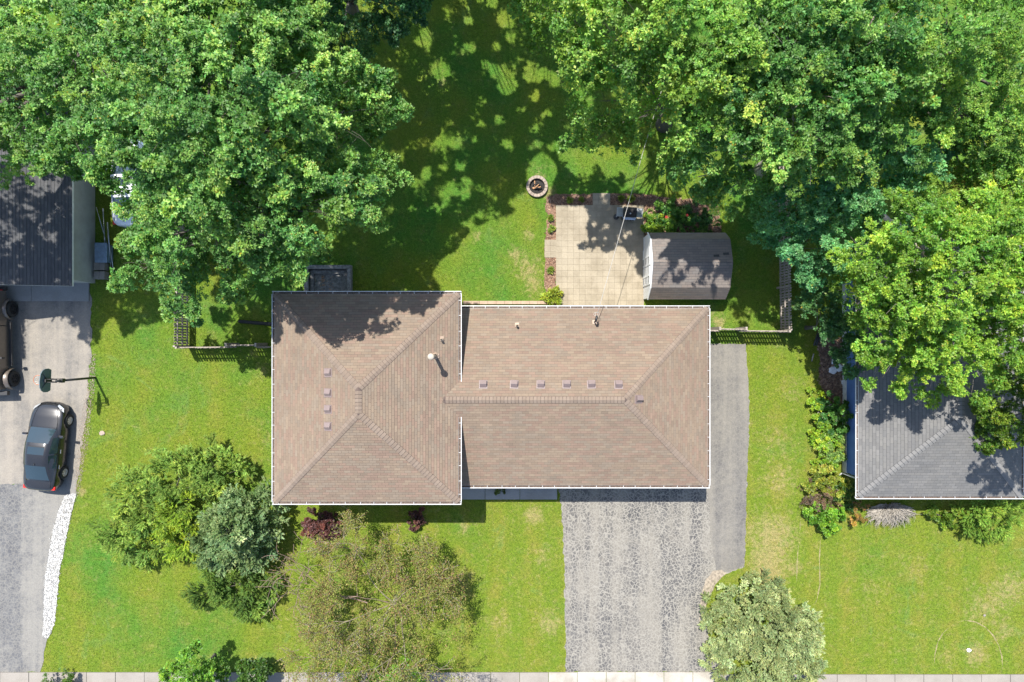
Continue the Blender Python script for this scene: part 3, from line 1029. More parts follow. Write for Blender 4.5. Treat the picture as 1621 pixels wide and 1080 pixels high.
# lap siding boards on the side that shows
sid = MB()
for k in range(14):
    z0 = 0.46 + k * 0.148
    sid.add([(17.447, -6.85, z0 + .145), (17.425, -6.85, z0), (17.425, 4.4, z0), (17.447, 4.4, z0 + .145), (17.447, -6.85, z0), (17.447, 4.4, z0)], [(0, 3, 2, 1), (1, 2, 5, 4)])
sid.build('siding_boards', M['siding_blue'], nb_, kind='stuff', recalc=False)
nw = (nx1 - nx0) / 2
ncx = (nx0 + nx1) / 2
nr = nz + PITCH * nw
A2, B2, C2, D2 = Vector((nx0, nys, nz)), Vector((nx1, nys, nz)), Vector((nx1, nyn, nz)), Vector((nx0, nyn, nz))
E2, F2 = Vector((ncx, nys + nw, nr)), Vector((ncx, nyn - nw, nr))
roofN = deck(nb_, [A2, B2, C2, D2], [[A2, B2, E2], [B2, C2, F2, E2], [C2, D2, F2], [D2, A2, E2, F2]], 'roof', M['deck_grey'])
SN = Shingles(GREY, 9, expo=0.15, thick=.010)
nl = nyn - nys
add_slopes(SN, A2, (1, 0), (0, 1), [(0, 0), (2 * nw, 0), (nw, nw)])
add_slopes(SN, B2, (0, 1), (-1, 0), [(0, 0), (nl, 0), (nl - nw, nw), (nw, nw)])
add_slopes(SN, C2, (-1, 0), (0, -1), [(0, 0), (2 * nw, 0), (nw, nw)])
add_slopes(SN, D2, (0, -1), (1, 0), [(0, 0), (nl, 0), (nl - nw, nw), (nw, nw)])
SN.build(roofN, 300)
NCAP = [(0.160, 0.156, 0.150), (0.154, 0.150, 0.145)]
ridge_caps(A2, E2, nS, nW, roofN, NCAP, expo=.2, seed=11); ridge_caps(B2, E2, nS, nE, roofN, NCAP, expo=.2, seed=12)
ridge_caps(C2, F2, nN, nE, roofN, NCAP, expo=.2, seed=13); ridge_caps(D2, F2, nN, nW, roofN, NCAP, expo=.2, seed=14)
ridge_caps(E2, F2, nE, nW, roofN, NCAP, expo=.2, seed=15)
gutter(nb_, (nx0, nys), (nx0, nyn), (-1, 0), nz - .01, .6, True)
gutter(nb_, (nx0 - .12, nys), (nx1 + .12, nys), (0, -1), nz - .01, .72, True)
gutter(nb_, (nx1, nys), (nx1, nyn), (1, 0), nz - .01, .7)
c = MB()
c.tube([(16.86, -7.55, nz - .12), (17.0, -7.3, nz - .4), (17.37, -6.93, nz - .6), (17.37, -6.93, .15), (17.15, -7.1, .06)], .045, 8)
c.build('downspout', M['gutter'], nb_)
window(nb_, (17.43, 1.8, 1.6), 1.0, 1.0, (-1, 0))
window(nb_, (20.3, -6.87, 1.5), 2.0, 1.2, (0, -1))

# ------------------------------------------------------------------ neighbour's garage on the left
DARK = [(0.066, 0.067, 0.070), (0.073, 0.074, 0.076), (0.060, 0.061, 0.065), (0.078, 0.078, 0.079), (0.068, 0.068, 0.070)]
gar = thing('garage', 'dark shingled garage with beige siding at the left edge behind the pickup', 'garage')
gx1, gys, gyn, gzv = -21.68, 2.71, 11.5, 2.35
GP = 0.26
gw = 4.4
MB().prism([(-30.1, 3.05), (-21.98, 3.05), (-21.98, 11.2), (-30.1, 11.2)], 0.0, gzv - .05).build('wall', M['siding_beige'], gar)
sid = MB()
for k in range(15):
    z0 = 0.1 + k * 0.148
    sid.add([(-21.977, 3.05, z0 + .145), (-21.955, 3.05, z0), (-21.955, 11.2, z0), (-21.977, 11.2, z0 + .145), (-21.977, 3.05, z0), (-21.977, 11.2, z0)], [(0, 1, 2, 3), (1, 4, 5, 2)])
sid.build('siding_boards', M['siding_beige'], gar, kind='stuff')
MB().prism([(-30.1, 3.0), (-22.03, 3.0), (-26.06, 3.04)], 2.30, 2.32).build('gable_soffit', M['trim'], gar)
a3, b3, c3, d3 = Vector((gx1, gys, gzv)), Vector((gx1, gyn, gzv)), Vector((gx1 - gw, gyn, gzv + GP * gw)), Vector((gx1 - gw, gys, gzv + GP * gw))
e3, f3 = Vector((gx1 - 2 * gw, gys, gzv)), Vector((gx1 - 2 * gw, gyn, gzv))
mb = MB()
th = Vector((0, 0, .12))
mb.add([a3, b3, c3, d3], [(0, 1, 2, 3)]); mb.add([d3, c3, f3, e3], [(0, 1, 2, 3)])
mb.add([a3, d3, e3, a3 - th, d3 - th, e3 - th, b3, c3, f3, b3 - th, c3 - th, f3 - th], [(0, 3, 4, 1), (1, 4, 5, 2), (6, 7, 10, 9), (7, 8, 11, 10), (0, 6, 9, 3), (8, 2, 5, 11), (3, 9, 10, 4), (4, 10, 11, 5)], m=1)
roofG = mb.build('roof', [M['deck_grey'], M['trim']], gar)
SG = Shingles(DARK, 13, expo=.15)
cg = math.sqrt(1 + GP * GP)
SG.slope(a3, (0, 1, 0), Vector((-1, 0, GP)).normalized(), [(0, 0), (gyn - gys, 0), (gyn - gys, gw * cg), (0, gw * cg)])
SG.build(roofG, 300)
gdd = MB().box((-26.0, 3.03, 1.05), (4.6, .05, 2.1)).build('garage_door', M['siding_white'], gar)
for k in range(4): MB().box((-26.0, 2.995, 0.3 + k * .5), (4.5, .02, .46)).build('door_panel', M['siding_white'], gdd)

# ------------------------------------------------------------------ garden shed with a gambrel roof
SHEDT = [(0.150, 0.127, 0.112), (0.162, 0.138, 0.120), (0.138, 0.118, 0.105), (0.158, 0.130, 0.112), (0.146, 0.130, 0.118)]
shed = thing('garden_shed', 'small gambrel roofed shed with white front standing beside the paver patio', 'shed')
sx0, sx1 = 6.96, 10.88
prof = [(2.12, 1.22), (2.66, 1.98), (3.86, 2.42), (5.08, 1.98), (5.52, 1.22)]      # (y, z) of the roof line
wy0, wy1 = 2.20, 5.44
mb = MB()
wall_prof = [(wy0, 0.0), (wy1, 0.0), (wy1, 1.26), (5.04, 1.92), (3.86, 2.35), (2.70, 1.92), (wy0, 1.26)]
for xx0, xx1 in ((6.92, 6.98), (10.78, 10.84)):
    n = len(wall_prof)
    mb.add([(xx0, y, z) for y, z in wall_prof] + [(xx1, y, z) for y, z in wall_prof], [list(range(n - 1, -1, -1)), list(range(n, 2 * n))] + [(i, (i + 1) % n, (i + 1) % n + n, i + n) for i in range(n)])
mb.box((8.88, wy0 + .02, .62), (3.8, .04, 1.24)); mb.box((8.88, wy1 - .02, .62), (3.8, .04, 1.24))
mb.build('wall', M['siding_white'], shed, recalc=True)
mb = MB()
N = len(prof)
up_ = [(sx0, y, z) for y, z in prof] + [(sx1, y, z) for y, z in prof]
lo_ = [(sx0, y + (0.03 if i == 0 else -.03 if i == N - 1 else 0), z - .05) for i, (y, z) in enumerate(prof)] + [(sx1, y + (0.03 if i == 0 else -.03 if i == N - 1 else 0), z - .05) for i, (y, z) in enumerate(prof)]
fs = []
for i in range(N - 1):
    fs.append((i, i + N, i + 1 + N, i + 1)); fs.append((i + 2 * N, i + 1 + 2 * N, i + 1 + 3 * N, i + 3 * N))
    fs.append((i, i + 1, i + 1 + 2 * N, i + 2 * N)); fs.append((i + N, i + 3 * N, i + 1 + 3 * N, i + 1 + N))
fs += [(0, 2 * N, 3 * N, N), (N - 1, 2 * N - 1, 4 * N - 1, 3 * N - 1)]
mb.add(up_ + lo_, fs)
roofS = mb.build('roof', M['deck_grey'], shed, recalc=True)
SS = Shingles(SHEDT, 17, expo=.14, tab=.30, thick=.010)
for i in range(N - 1):
    (ya, za), (yb, zb) = (prof[i], prof[i + 1]) if i < 2 else (prof[i + 1], prof[i])
    L = math.hypot(yb - ya, zb - za)
    up = Vector((0, (yb - ya) / L, (zb - za) / L))
    if i < 2: SS.slope((sx0, ya, za), (1, 0, 0), up, [(0, 0), (sx1 - sx0, 0), (sx1 - sx0, L), (0, L)])
    else: SS.slope((sx1, ya, za), (-1, 0, 0), up, [(0, 0), (sx1 - sx0, 0), (sx1 - sx0, L), (0, L)])
SS.build(roofS, 300)
# darker replaced patches near the east end
for px, py in ((1133, 405.5), (1148.5, 402)):
    q = at(px, py, 2.2)
    zz = 1.98 + (5.08 - q.y) * (0.44 / 1.22)
    b = MB().box((0, 0, 0), (0.28, 0.12, 0.012)).build('shingle_patch', M['black_plastic'], roofS)
    b.location = (q.x, q.y, zz + .022); b.rotation_euler = (-math.atan(0.44 / 1.22), 0, .05)
# white door leaves with cross trim on the front
for yc, wd in ((3.30, .92), (4.28, .92)):
    dr = MB().box((6.90, yc, 0.98), (.03, wd, 1.80)).build('door', M['siding_white'], shed)
    MB().box((6.878, yc, 0.98), (.02, .07, 1.7)).build('door_brace', M['trim'], dr)
    for z in (.25, .95, 1.7):
        MB().box((6.879, yc - .2, z), (.022, .30, .05)).build('hinge', M['black_plastic'], dr)
for y0_, z0_, y1_, z1_ in ((2.12, 1.22, 2.66, 1.98), (2.66, 1.98, 3.86, 2.42), (5.08, 1.98, 3.86, 2.42), (5.52, 1.22, 5.08, 1.98)):
    MB().tube([(6.93, y0_, z0_ - .05), (6.93, y1_, z1_ - .05)], .045, 4, smooth=False).build('rake_trim', M['siding_white'], shed)
# ------------------------------------------------------------------ picket fences
def picket_fence(label, runs, h=1.55, group=None):
    """runs: list of (x0, y0, x1, y1, side): side +1 puts the rails left of the run"""
    f = thing('picket_fence', label, 'fence', (runs[0][0], runs[0][1], 0), 0, group)
    o0 = Vector((runs[0][0], runs[0][1], 0))
    pk = None
    for (x0, y0, x1, y1, side) in runs:
        a, b = Vector((x0, y0, 0)) - o0, Vector((x1, y1, 0)) - o0
        d = (b - a).normalized(); L = (b - a).length
        nn = Vector((-d.y, d.x, 0)) * side
        ang = math.atan2(d.y, d.x)
        pitch = 0.142
        n = int(L / pitch)
        for i in range(n):
            p = a + d * ((i + .5) * pitch)
            if pk is None:
                mb = MB()
                mb.add([(-.046, -.01, .06), (.046, -.01, .06), (.046, -.01, h - .05), (0, -.01, h), (-.046, -.01, h - .05), (-.046, .01, .06), (.046, .01, .06), (.046, .01, h - .05), (0, .01, h), (-.046, .01, h - .05)],
                       [(0, 1, 2, 3, 4), (9, 8, 7, 6, 5), (1, 0, 5, 6), (2, 1, 6, 7), (3, 2, 7, 8), (4, 3, 8, 9), (0, 4, 9, 5)])
                o = mb.build('picket', M['wood'], f); pk = o.data
            else: o = link('picket', pk, f)
            o.location = p + Vector((0, 0, random.uniform(-.02, .02)))
            o.rotation_euler = (random.uniform(-.012, .012), random.uniform(-.015, .015), ang)
        for z in (.28, .80, 1.32):
            mb = MB(); mb.box((a + b) / 2 + nn * .034 + Vector((0, 0, z)), (L, .045, .09), rz=ang); mb.build('rail', M['wood'], f)
        np_ = max(1, round(L / 2.4))
        for i in range(np_ + 1):
            p = a + d * (L * i / np_) + nn * .10
            MB().box(p + Vector((0, 0, h / 2)), (.10, .088, h + .06), rz=ang).build('post', M['wood'], f)
    return f
picket_fence('weathered picket fence cornering beside the shed to the right of the brown roofed house',
             [(14.10, .47, 11.83, .49, -1), (11.83, .57, 10.50, .58, -1), (10.50, .50, 9.15, .51, -1), (14.12, .49, 13.98, 12.0, 1)], group='wooden picket fences')
picket_fence('weathered picket fence left of the taller house block, partly under the big maple',
             [(-17.03, -.36, -14.42, -.34, 1), (-14.42, -.24, -12.92, -.24, 1), (-12.92, -.34, -10.7, -.32, 1), (-17.03, -.33, -17.0, 8.0, -1)], h=1.6, group='wooden picket fences')

# black drain pipe on the grass
mb = MB(); a, b, c = at(379, 509), at(405, 511.5), at(440, 514)
mb.tube([a + Vector((0, 0, .09)), b + Vector((0, 0, .08)), c + Vector((0, 0, .09))], .085, 12)
dp = mb.build('drain_pipe', M['black_plastic'], None, 'black corrugated drain pipe lying in the shaded grass by the taller house block', 'pipe')
mb = MB()
for i in range(34):
    q = a.lerp(c, (i + .5) / 34); mb.tube([q + Vector((-.012, 0, .085)), q + Vector((.012, 0, .085))], .096, 12)
mb.build('pipe_ridges', M['black_plastic'], dp, kind='stuff')

# timber framed window well behind the house
ww = thing('window_well', 'grey timber framed window well sunk behind the taller house block', 'window well', (0, 0, 0))
x0, x1, y1 = at(485, 0).x, at(558, 0).x, at(0, 421).y
y0 = lyn - IN
for tier, (ins, zt, wd) in enumerate(((0.0, .42, .20), (.26, .20, .17))):
    for k in range(2 if tier == 0 else 1):
        zc = zt - .105 - k * .21
        MB().box(((x0 + x1) / 2, y1 - ins - wd / 2, zc), (x1 - x0 - 2 * ins, wd, .20)).build('timber', M['timber'], ww)
        for xx in (x0 + ins + wd / 2, x1 - ins - wd / 2):
            MB().box((xx, (y0 + y1 - ins - wd - .005) / 2, zc), (wd, y1 - ins - wd - y0 - .005, .196)).build('timber', M['timber'], ww)
MB().box(((x0 + x1) / 2, (y0 + y1) / 2, .02), (x1 - x0 - .3, y1 - y0 - .2, .05)).build('gravel_floor', M['timber'], ww)
window(ww, ((x0 + x1) / 2, y0 + .03, .55), 1.3, .7, (0, 1))
mb = MB()
rr = random.Random(4)
for k in range(60):
    cx, cy = (x0 + x1) / 2 - .35 + rr.gauss(0, .09), rr.uniform(y0 + .45, y1 - .5)
    if k > 42: cx += .42
    mb.box((cx, cy, .055 + rr.random() * .02), (rr.uniform(.03, .09), .02, .012), rz=rr.uniform(0, 3))
mb.build('dry_leaves', M['firewood'], ww, kind='stuff')

# ------------------------------------------------------------------ fire pit
c0 = at(850, 296)
fp = thing('fire_pit', 'round stone fire pit with charred logs at the corner of the mulch bed', 'fire pit', (c0.x, c0.y, 0))
n = 18
st = None
for k in range(n):
    a0 = 2 * math.pi * k / n; da = 2 * math.pi / n * .955
    if st is None:
        mb = MB()
        pl = [(.405 * math.cos(t_), .405 * math.sin(t_)) for t_ in (-da / 2, 0, da / 2)] + [(.565 * math.cos(t_), .565 * math.sin(t_)) for t_ in (da / 2, 0, -da / 2)]
        mb.prism(pl, 0.0, .20)
        o = mb.build('ring_block', M['ringstone'], fp); st = o.data; bevel(o, .012, 1)
    else:
        o = link('ring_block', st, fp); bevel(o, .012, 1)
    o.rotation_euler = (0, 0, a0); o.location = (0, 0, random.uniform(-.01, .01))
MB().lathe((0, 0, .04), [(0, .02), (.25, .03), (.40, .0)], 20).build('ash', M['char'], fp)
mb = MB(); mb.lathe((0, 0, 0), [(.40, .0), (.40, .19), (.385, .19), (.385, .0)], 24); mb.build('steel_liner', M['char'], fp, recalc=True)
rr = random.Random(8)
for k in range(13):
    a = rr.uniform(0, 3.14); L = rr.uniform(.2, .42); cx, cy = rr.uniform(-.14, .14), rr.uniform(-.14, .14)
    z = .10 + .02 * k * .7
    d = Vector((math.cos(a) * L / 2, math.sin(a) * L / 2, rr.uniform(-.03, .05)))
    MB().tube([Vector((cx, cy, z)) - d, Vector((cx, cy, z)) + d], [rr.uniform(.025, .045), rr.uniform(.02, .04)], 7).build('log', M['firewood'] if k in (2, 5, 8, 9, 12) else M['char'], fp)

# ------------------------------------------------------------------ barbecue grill at the patio's back edge
c0 = at(997, 337, .9)
gr = thing('barbecue_grill', 'black and steel gas barbecue with two side shelves at the back of the patio', 'barbecue', (c0.x, c0.y + .02, .045), math.pi + R(-3))
mb = MB(); mb.box((0, 0, .38), (.62, .48, .64)); bevel(mb.build('cabinet', M['black_plastic'], gr), .015)
mb = MB(); mb.box((0, 0, .78), (.66, .50, .14)); bevel(mb.build('firebox', M['black_plastic'], gr), .02)
mb = MB()
hood = [(-.25, .0), (-.25, .12), (-.18, .22), (-.05, .27), (.08, .26), (.19, .19), (.25, .08), (.25, 0)]
vs = [(-.32, y, .86 + z) for y, z in hood] + [(.32, y, .86 + z) for y, z in hood]
k = len(hood)
mb.add(vs, [(i, (i + 1) % k, (i + 1) % k + k, i + k) for i in range(k)] + [list(range(k - 1, -1, -1)), list(range(k, 2 * k))])
hd = mb.build('lid', M['char'], gr, recalc=True)
mb = MB(); mb.tube([(-.25, .25, 1.0), (-.25, .31, 1.0), (.25, .31, 1.0), (.25, .25, 1.0)], .014, 8); mb.build('handle', M['steel'], hd)
mb = MB(); mb.lathe((.0, .10, 1.09), [(.04, 0), (.04, .03), (0, .035)], 12); mb.build('thermometer', M['steel'], hd)
mb = MB(); mb.add([(-.34, .25, .72), (.34, .25, .72), (.30, .38, .76), (-.30, .38, .76), (-.34, .25, .84), (.34, .25, .84), (.30, .37, .80), (-.30, .37, .80)],
                  [(3, 2, 1, 0), (4, 5, 6, 7), (0, 1, 5, 4), (1, 2, 6, 5), (2, 3, 7, 6), (3, 0, 4, 7)])
cp = mb.build('control_panel', M['steel'], gr, recalc=True)
for x in (-.2, -.07, .07, .2):
    MB().tube([(x, .37, .785), (x, .405, .785)], .022, 10).build('knob', M['black_plastic'], cp)
for s in (-1, 1):
    mb = MB(); mb.box((s * .50, 0, .84), (.34, .46, .035)); sh = bevel(mb.build('side_shelf', M['steel'], gr), .012)
    MB().box((s * .50, .0, .862), (.22, .30, .012)).build('shelf_inset', M['steel'], sh)
for x in (-.27, .27):
    for y in (-.2, .2):
        MB().tube([(x - .02, y, .06), (x + .02, y, .06)], .06, 12).build('wheel', M['rubber'], gr)
c0 = at(975.5, 343.5, .3)
mb = MB(); mb.lathe((c0.x, c0.y, .045), [(0, 0), (.10, 0), (.135, .26), (.15, .27), (.15, .30), (.09, .33), (0, .34)], 20)
pl = mb.build('ash_bucket', M['black_plastic'], None, 'small round dark lidded bucket on the patio beside the barbecue', 'bucket')
MB().lathe((c0.x, c0.y, .385), [(.03, 0), (.03, .03), (0, .035)], 10).build('lid_knob', M['steel'], pl)

# ------------------------------------------------------------------ overhead service cable and its pole beyond the frame
s0 = MT + Vector((.12, .42, -.12))
s1 = Vector((6.15, 9.03, 4.55)); s2 = Vector((12.2, 30.0, 7.4))
pts = []
for k in range(41):
    t_ = k / 40
    if t_ < .35: q = s0.lerp(s1, t_ / .35)
    else: q = s1.lerp(s2, (t_ - .35) / .65)
    pts.append(q - Vector((0, 0, .35 * 4 * t_ * (1 - t_) * .6)))
mb = MB(); mb.tube(pts, .013, 6)
mb.build('service_cable', M['cable'], None, 'pale overhead service cable running from the house mast across the patio into the trees', 'cable')

# ------------------------------------------------------------------ basketball hoop
hp = thing('basketball_hoop', 'black pole basketball hoop with dark backboard beside the grey sedan', 'basketball hoop', (-21.96, -1.93, 0), R(180 - 3))
# local +x points towards the drive
mb = MB(); mb.tube([(0, 0, 0), (0, 0, 2.45)], .058, 10); mb.tube([(0, 0, 2.4), (0, 0, 3.12)], .05, 10); mb.build('pole', M['black_plastic'], hp)
mb = MB()
for y in (-.07, .07):
    mb.tube([(0, y, 3.05), (.46, y, 3.22)], .02, 6); mb.tube([(0, y, 2.65), (.46, y, 2.84)], .02, 6)
mb.box((.0, 0, 2.68), (.16, .2, .22)); mb.box((.44, 0, 3.05), (.10, .14, .46))
mb.tube([(.46, 0, 3.05), (.50, .34, 3.35)], .018, 6); mb.tube([(.46, 0, 3.05), (.50, -.34, 3.35)], .018, 6)
mb.build('bracket', M['black_plastic'], hp)
mb = MB()
fan = [(-.50, 2.74), (.50, 2.74), (.575, 2.95), (.56, 3.2), (.47, 3.38), (.3, 3.5), (0, 3.54), (-.3, 3.5), (-.47, 3.38), (-.56, 3.2), (-.575, 2.95)]
k = len(fan)
vs = [(.50, y, z) for y, z in fan] + [(.535, y, z) for y, z in fan]
mb.add(vs, [list(range(k)), list(range(2 * k - 1, k - 1, -1))] + [(i, (i + 1) % k, (i + 1) % k + k, i + k) for i in range(k)])
mb.build('backboard', M['board_glass'], hp, recalc=True)
mb = MB()
ring = [(.535 + .15 + .228 + .228 * math.cos(a), .228 * math.sin(a), 3.05) for a in np.linspace(0, 2 * math.pi, 25)]
mb.tube(ring, .011, 6, cap=False); mb.box((.60, 0, 3.03), (.16, .12, .05)); rim = mb.build('rim', M['rim_orange'], hp)
mb = MB()
for i in range(12):
    a = 2 * math.pi * i / 12
    cx = .535 + .15 + .228
    for sgn in (-1, 1):
        a2 = a + sgn * .5
        mb.tube([(cx + .228 * math.cos(a), .228 * math.sin(a), 3.04), (cx + .13 * math.cos(a2), .13 * math.sin(a2), 2.66)], .005, 4)
mb.build('net', M['net'], rim)

# ------------------------------------------------------------------ cars
def wheel(parent, x, y, r, w, rim_mat, side, spokes=7, rim_r=.66):
    t_ = MB()
    t_.lathe((x, y, r), [(r * .62, -w / 2), (r * .93, -w / 2), (r, -w * .36), (r, w * .36), (r * .93, w / 2), (r * .62, w / 2)], 28, axis='X')
    wt = t_.build('wheel', M['rubber'], parent, recalc=True)
    m_ = MB()
    xo = side * w * .40
    m_.lathe((x, y, r), [(r * rim_r, xo - side * .05), (r * rim_r, xo + side * .02), (r * (rim_r - .08), xo + side * .02), (r * (rim_r - .08), xo - side * .06)], 28, axis='X')
    for k_ in range(spokes):
        a = 2 * math.pi * k_ / spokes
        d = Vector((0, math.cos(a), math.sin(a)))
        s_ = Vector((0, -math.sin(a), math.cos(a)))
        c_ = Vector((x + xo, y, r))
        q0, q1 = c_ + d * r * .10, c_ + d * r * (rim_r - .04)
        e_ = Vector((side * .014, 0, 0))
        m_.add([q0 - s_ * .03 + e_, q0 + s_ * .03 + e_, q1 + s_ * .042 + e_, q1 - s_ * .042 + e_, q0 - s_ * .03 - e_, q0 + s_ * .03 - e_, q1 + s_ * .042 - e_, q1 - s_ * .042 - e_],
               [(0, 1, 2, 3), (4, 7, 6, 5), (0, 4, 5, 1), (1, 5, 6, 2), (2, 6, 7, 3), (3, 7, 4, 0)])
    m_.lathe((x, y, r), [(r * .14, xo - side * .02), (r * .14, xo + side * .025), (0, xo + side * .03)], 14, axis='X')
    m_.build('rim', rim_mat, wt, recalc=True)
    b_ = MB(); b_.lathe((x, y, r), [(0, xo - side * .06), (r * rim_r, xo - side * .06)], 20, axis='X'); b_.build('brake_disc', M['char'], wt)
    return wt


def sedan(label, loc, rz, paint, group=None):
    car = thing('sedan_car', label, 'car', loc, rz, group)
    W = .895
    AX = (1.36, -1.36); RW = .325
    Y = [2.28, 2.26, 2.20, 2.10, 1.95, 1.80, 1.70, 1.60, 1.50, 1.36, 1.22, 1.10, 1.0, .92, .8, .5, .2, -.1, -.4, -.7, -.95, -1.05, -1.15, -1.25, -1.36, -1.5, -1.6, -1.7, -1.8, -1.95, -2.1, -2.2, -2.25, -2.27]
    wy = np.interp(Y, [-2.27, -2.25, -2.15, -1.9, -1.3, 0, 1.2, 1.7, 1.95, 2.1, 2.2, 2.26, 2.28], [.48, .62, .75, .845, .89, .88, .89, .84, .76, .66, .52, .36, .22])
    top = np.interp(Y, [-2.27, -2.2, -2.05, -1.7, -1.0, .8, 1.0, 1.6, 2.0, 2.18, 2.28], [.86, .99, 1.03, 1.04, 1.02, .99, .985, .90, .80, .68, .55])
    sho = np.interp(Y, [-2.27, -2.1, -1.6, -.5, .9, 1.6, 2.0, 2.2, 2.28], [.82, .95, .965, .94, .905, .83, .73, .62, .52])
    lowz = np.interp(Y, [-2.27, -2.1, -1.9, 1.9, 2.15, 2.28], [.40, .30, .20, .18, .22, .34])
    rows = []
    for i, y in enumerate(Y):
        w = wy[i]
        zs = [lowz[i], .32, .42, .52, .60, .67, .74]
        pts = []
        for z in zs:
            z_ = max(lowz[i], min(z, sho[i] - .03))
            x = w * (0.955 + .045 * min(1, (z_ - lowz[i]) / .25)) * (1.0 - .10 * max(0, (z_ - .62)) / .35)
            for ya in AX:
                dd = abs(y - ya)
                if dd < .365 and z_ < RW + math.sqrt(.365 ** 2 - dd ** 2): x = min(x, .62)
            pts.append((x, z_))
        pts += [(w * .945, sho[i]), (w * .88, sho[i] + (top[i] - sho[i]) * .45 + .006), (w * .66, top[i] - .004), (w * .34, top[i] + .012), (0.0, top[i] + .018)]
        rows.append(pts)
    mb = MB()
    k = len(rows[0])
    full = []
    for r_ in rows: full.append([(x, z) for x, z in r_] + [(-x, z) for x, z in reversed(r_[:-1])])
    n = len(full[0])
    vs = [(x, Y[i], z) for i, r_ in enumerate(full) for x, z in r_]
    fs = []
    for i in range(len(Y) - 1):
        for j in range(n - 1):
            fs.append((i * n + j, i * n + j + 1, (i + 1) * n + j + 1, (i + 1) * n + j))
        fs.append((i * n + n - 1, i * n, (i + 1) * n, (i + 1) * n + n - 1))
    fs += [list(range(n)), [(len(Y) - 1) * n + j for j in range(n)]]
    mb.add(vs, fs, smooth=True)
    body = mb.build('body', paint, car, recalc=True)
    # seams of bonnet and boot
    sm = MB()
    for s in (-1, 1):
        sm.tube([(s * .66, .98, .998), (s * .64, 1.4, .950), (s * .55, 1.85, .868), (s * .47, 2.08, .765)], .009, 4)
        sm.tube([(s * .62, -1.72, 1.045), (s * .66, -2.05, 1.03)], .007, 4)
    sm.tube([(-.47, 2.08, .765), (-.2, 2.19, .71), (.2, 2.19, .71), (.47, 2.08, .765)], .009, 4)
    sm.build('panel_seams', M['black_plastic'], body, kind='stuff')
    # cabin shell
    def ring(y, hw, z, hump=.0): return [(-hw, y, z), (-hw * .55, y, z + hump), (0, y, z + hump * 1.25), (hw * .55, y, z + hump), (hw, y, z)]
    cab = MB()
    sect = [(1.02, .70, .95, .03), (.60, .645, 1.21, .025), (.22, .60, 1.395, .022), (-.30, .595, 1.44, .022), (-.80, .58, 1.41, .022), (-1.25, .60, 1.24, .025), (-1.74, .66, 1.03, .03)]
    base = [(1.02, .80, .92), (.60, .82, .925), (.22, .825, .93), (-.30, .825, .94), (-.80, .82, .95), (-1.25, .80, .96), (-1.74, .74, .985)]
    vs = []
    for (y, hw, z, hu), (yb, hb, zb) in zip(sect, base):
        vs += [(-hb, yb, zb)] + ring(y, hw, z, hu) + [(hb, yb, zb)]
    fs = []
    for i in range(len(sect) - 1):
        for j in range(6): fs.append((i * 7 + j, i * 7 + j + 1, (i + 1) * 7 + j + 1, (i + 1) * 7 + j))
    cab.add(vs, fs, smooth=True)
    cb = cab.build('cabin', paint, car, recalc=True)
    def pane(name, pts_, off, mat_=M['glass']):
        g = MB(); g.add([Vector(q) + Vector(off) for q in pts_], [list(range(len(pts_)))])
        return g.build(name, mat_, cb, recalc=True)
    def strip(name, rows_, off, mat_=M['glass']):
        g = MB(); m_ = len(rows_[0])
        g.add([Vector(q) + Vector(off) for r_ in rows_ for q in r_], [(i * m_ + j, i * m_ + j + 1, (i + 1) * m_ + j + 1, (i + 1) * m_ + j) for i in range(len(rows_) - 1) for j in range(m_ - 1)], smooth=True)
        o = g.build(name, mat_, cb, recalc=True)
        if sum(p.normal.z for p in o.data.polygons) < 0: o.data.flip_normals()
        return o
    strip('windshield', [ring(.985, .665, .975, .03), ring(.60, .60, 1.213, .027), ring(.265, .555, 1.378, .024)], (0, .006, .007))
    strip('rear_window', [ring(-.90, .53, 1.372, .022), ring(-1.25, .545, 1.243, .026), ring(-1.66, .595, 1.065, .03)], (0, -.004, .008))
    strip('sunroof', [ring(.06, .42, 1.418, .022), ring(-.32, .42, 1.45, .022)], (0, 0, .006))
    MB().box((0, .085, 1.448), (.82, .035, .02)).build('sunroof_deflector', M['black_plastic'], cb)
    for s in (-1, 1):
        def sp(y):   # side plane between belt and roof edge
            ys = [q[0] for q in sect][::-1]
            hw = np.interp(y, ys, [q[1] for q in sect][::-1]); z = np.interp(y, ys, [q[2] for q in sect][::-1])
            hb = np.interp(y, ys, [q[1] for q in base][::-1]); zb = np.interp(y, ys, [q[2] for q in base][::-1])
            lo = Vector((s * hb, y, zb)); hi = Vector((s * hw, y, z))
            return lo.lerp(hi, .10), lo.lerp(hi, .90)
        for ya, yb in ((.55, -.25), (-.33, -1.02)):
            (l0, h0), (l1, h1) = sp(ya), sp(yb)
            o = MB(); o.add([q + Vector((s * .012, 0, .003)) for q in (l0, l1, h1, h0)], [(0, 1, 2, 3)])
            w_ = o.build('side_window', M['glass'], cb)
            if w_.data.polygons[0].normal.x * s < 0: w_.data.flip_normals()
        # mirror
        m_ = MB(); m_.box((s * .935, .62, .975), (.25, .11, .13)); mo = bevel(m_.build('wing_mirror', paint, car), .03, 2)
        MB().box((s * .965, .566, .985), (.15, .008, .10)).build('mirror_glass', M['chrome'], mo)
        # door handles, lamps
        for y in (-.18, -.98):
            MB().box((s * .885, y, .84), (.03, .20, .03)).build('door_handle', M['chrome'], car)
        hl = MB()
        hl.add([(s * .46, 2.175, .66), (s * .74, 1.99, .685), (s * .80, 1.80, .76), (s * .66, 1.90, .80), (s * .44, 2.115, .745)], [(0, 1, 2, 3, 4)])
        h_ = hl.build('headlight', M['lamp_clear'], car, recalc=True)
        if h_.data.polygons[0].normal.z < 0: h_.data.flip_normals()
        h_.location = (s * .012, .022, .016)
        tl = MB(); tl.box((s * .715, -2.10, .86), (.22, .20, .12)); bevel(tl.build('tail_light', M['lamp_red'], car), .03, 2)
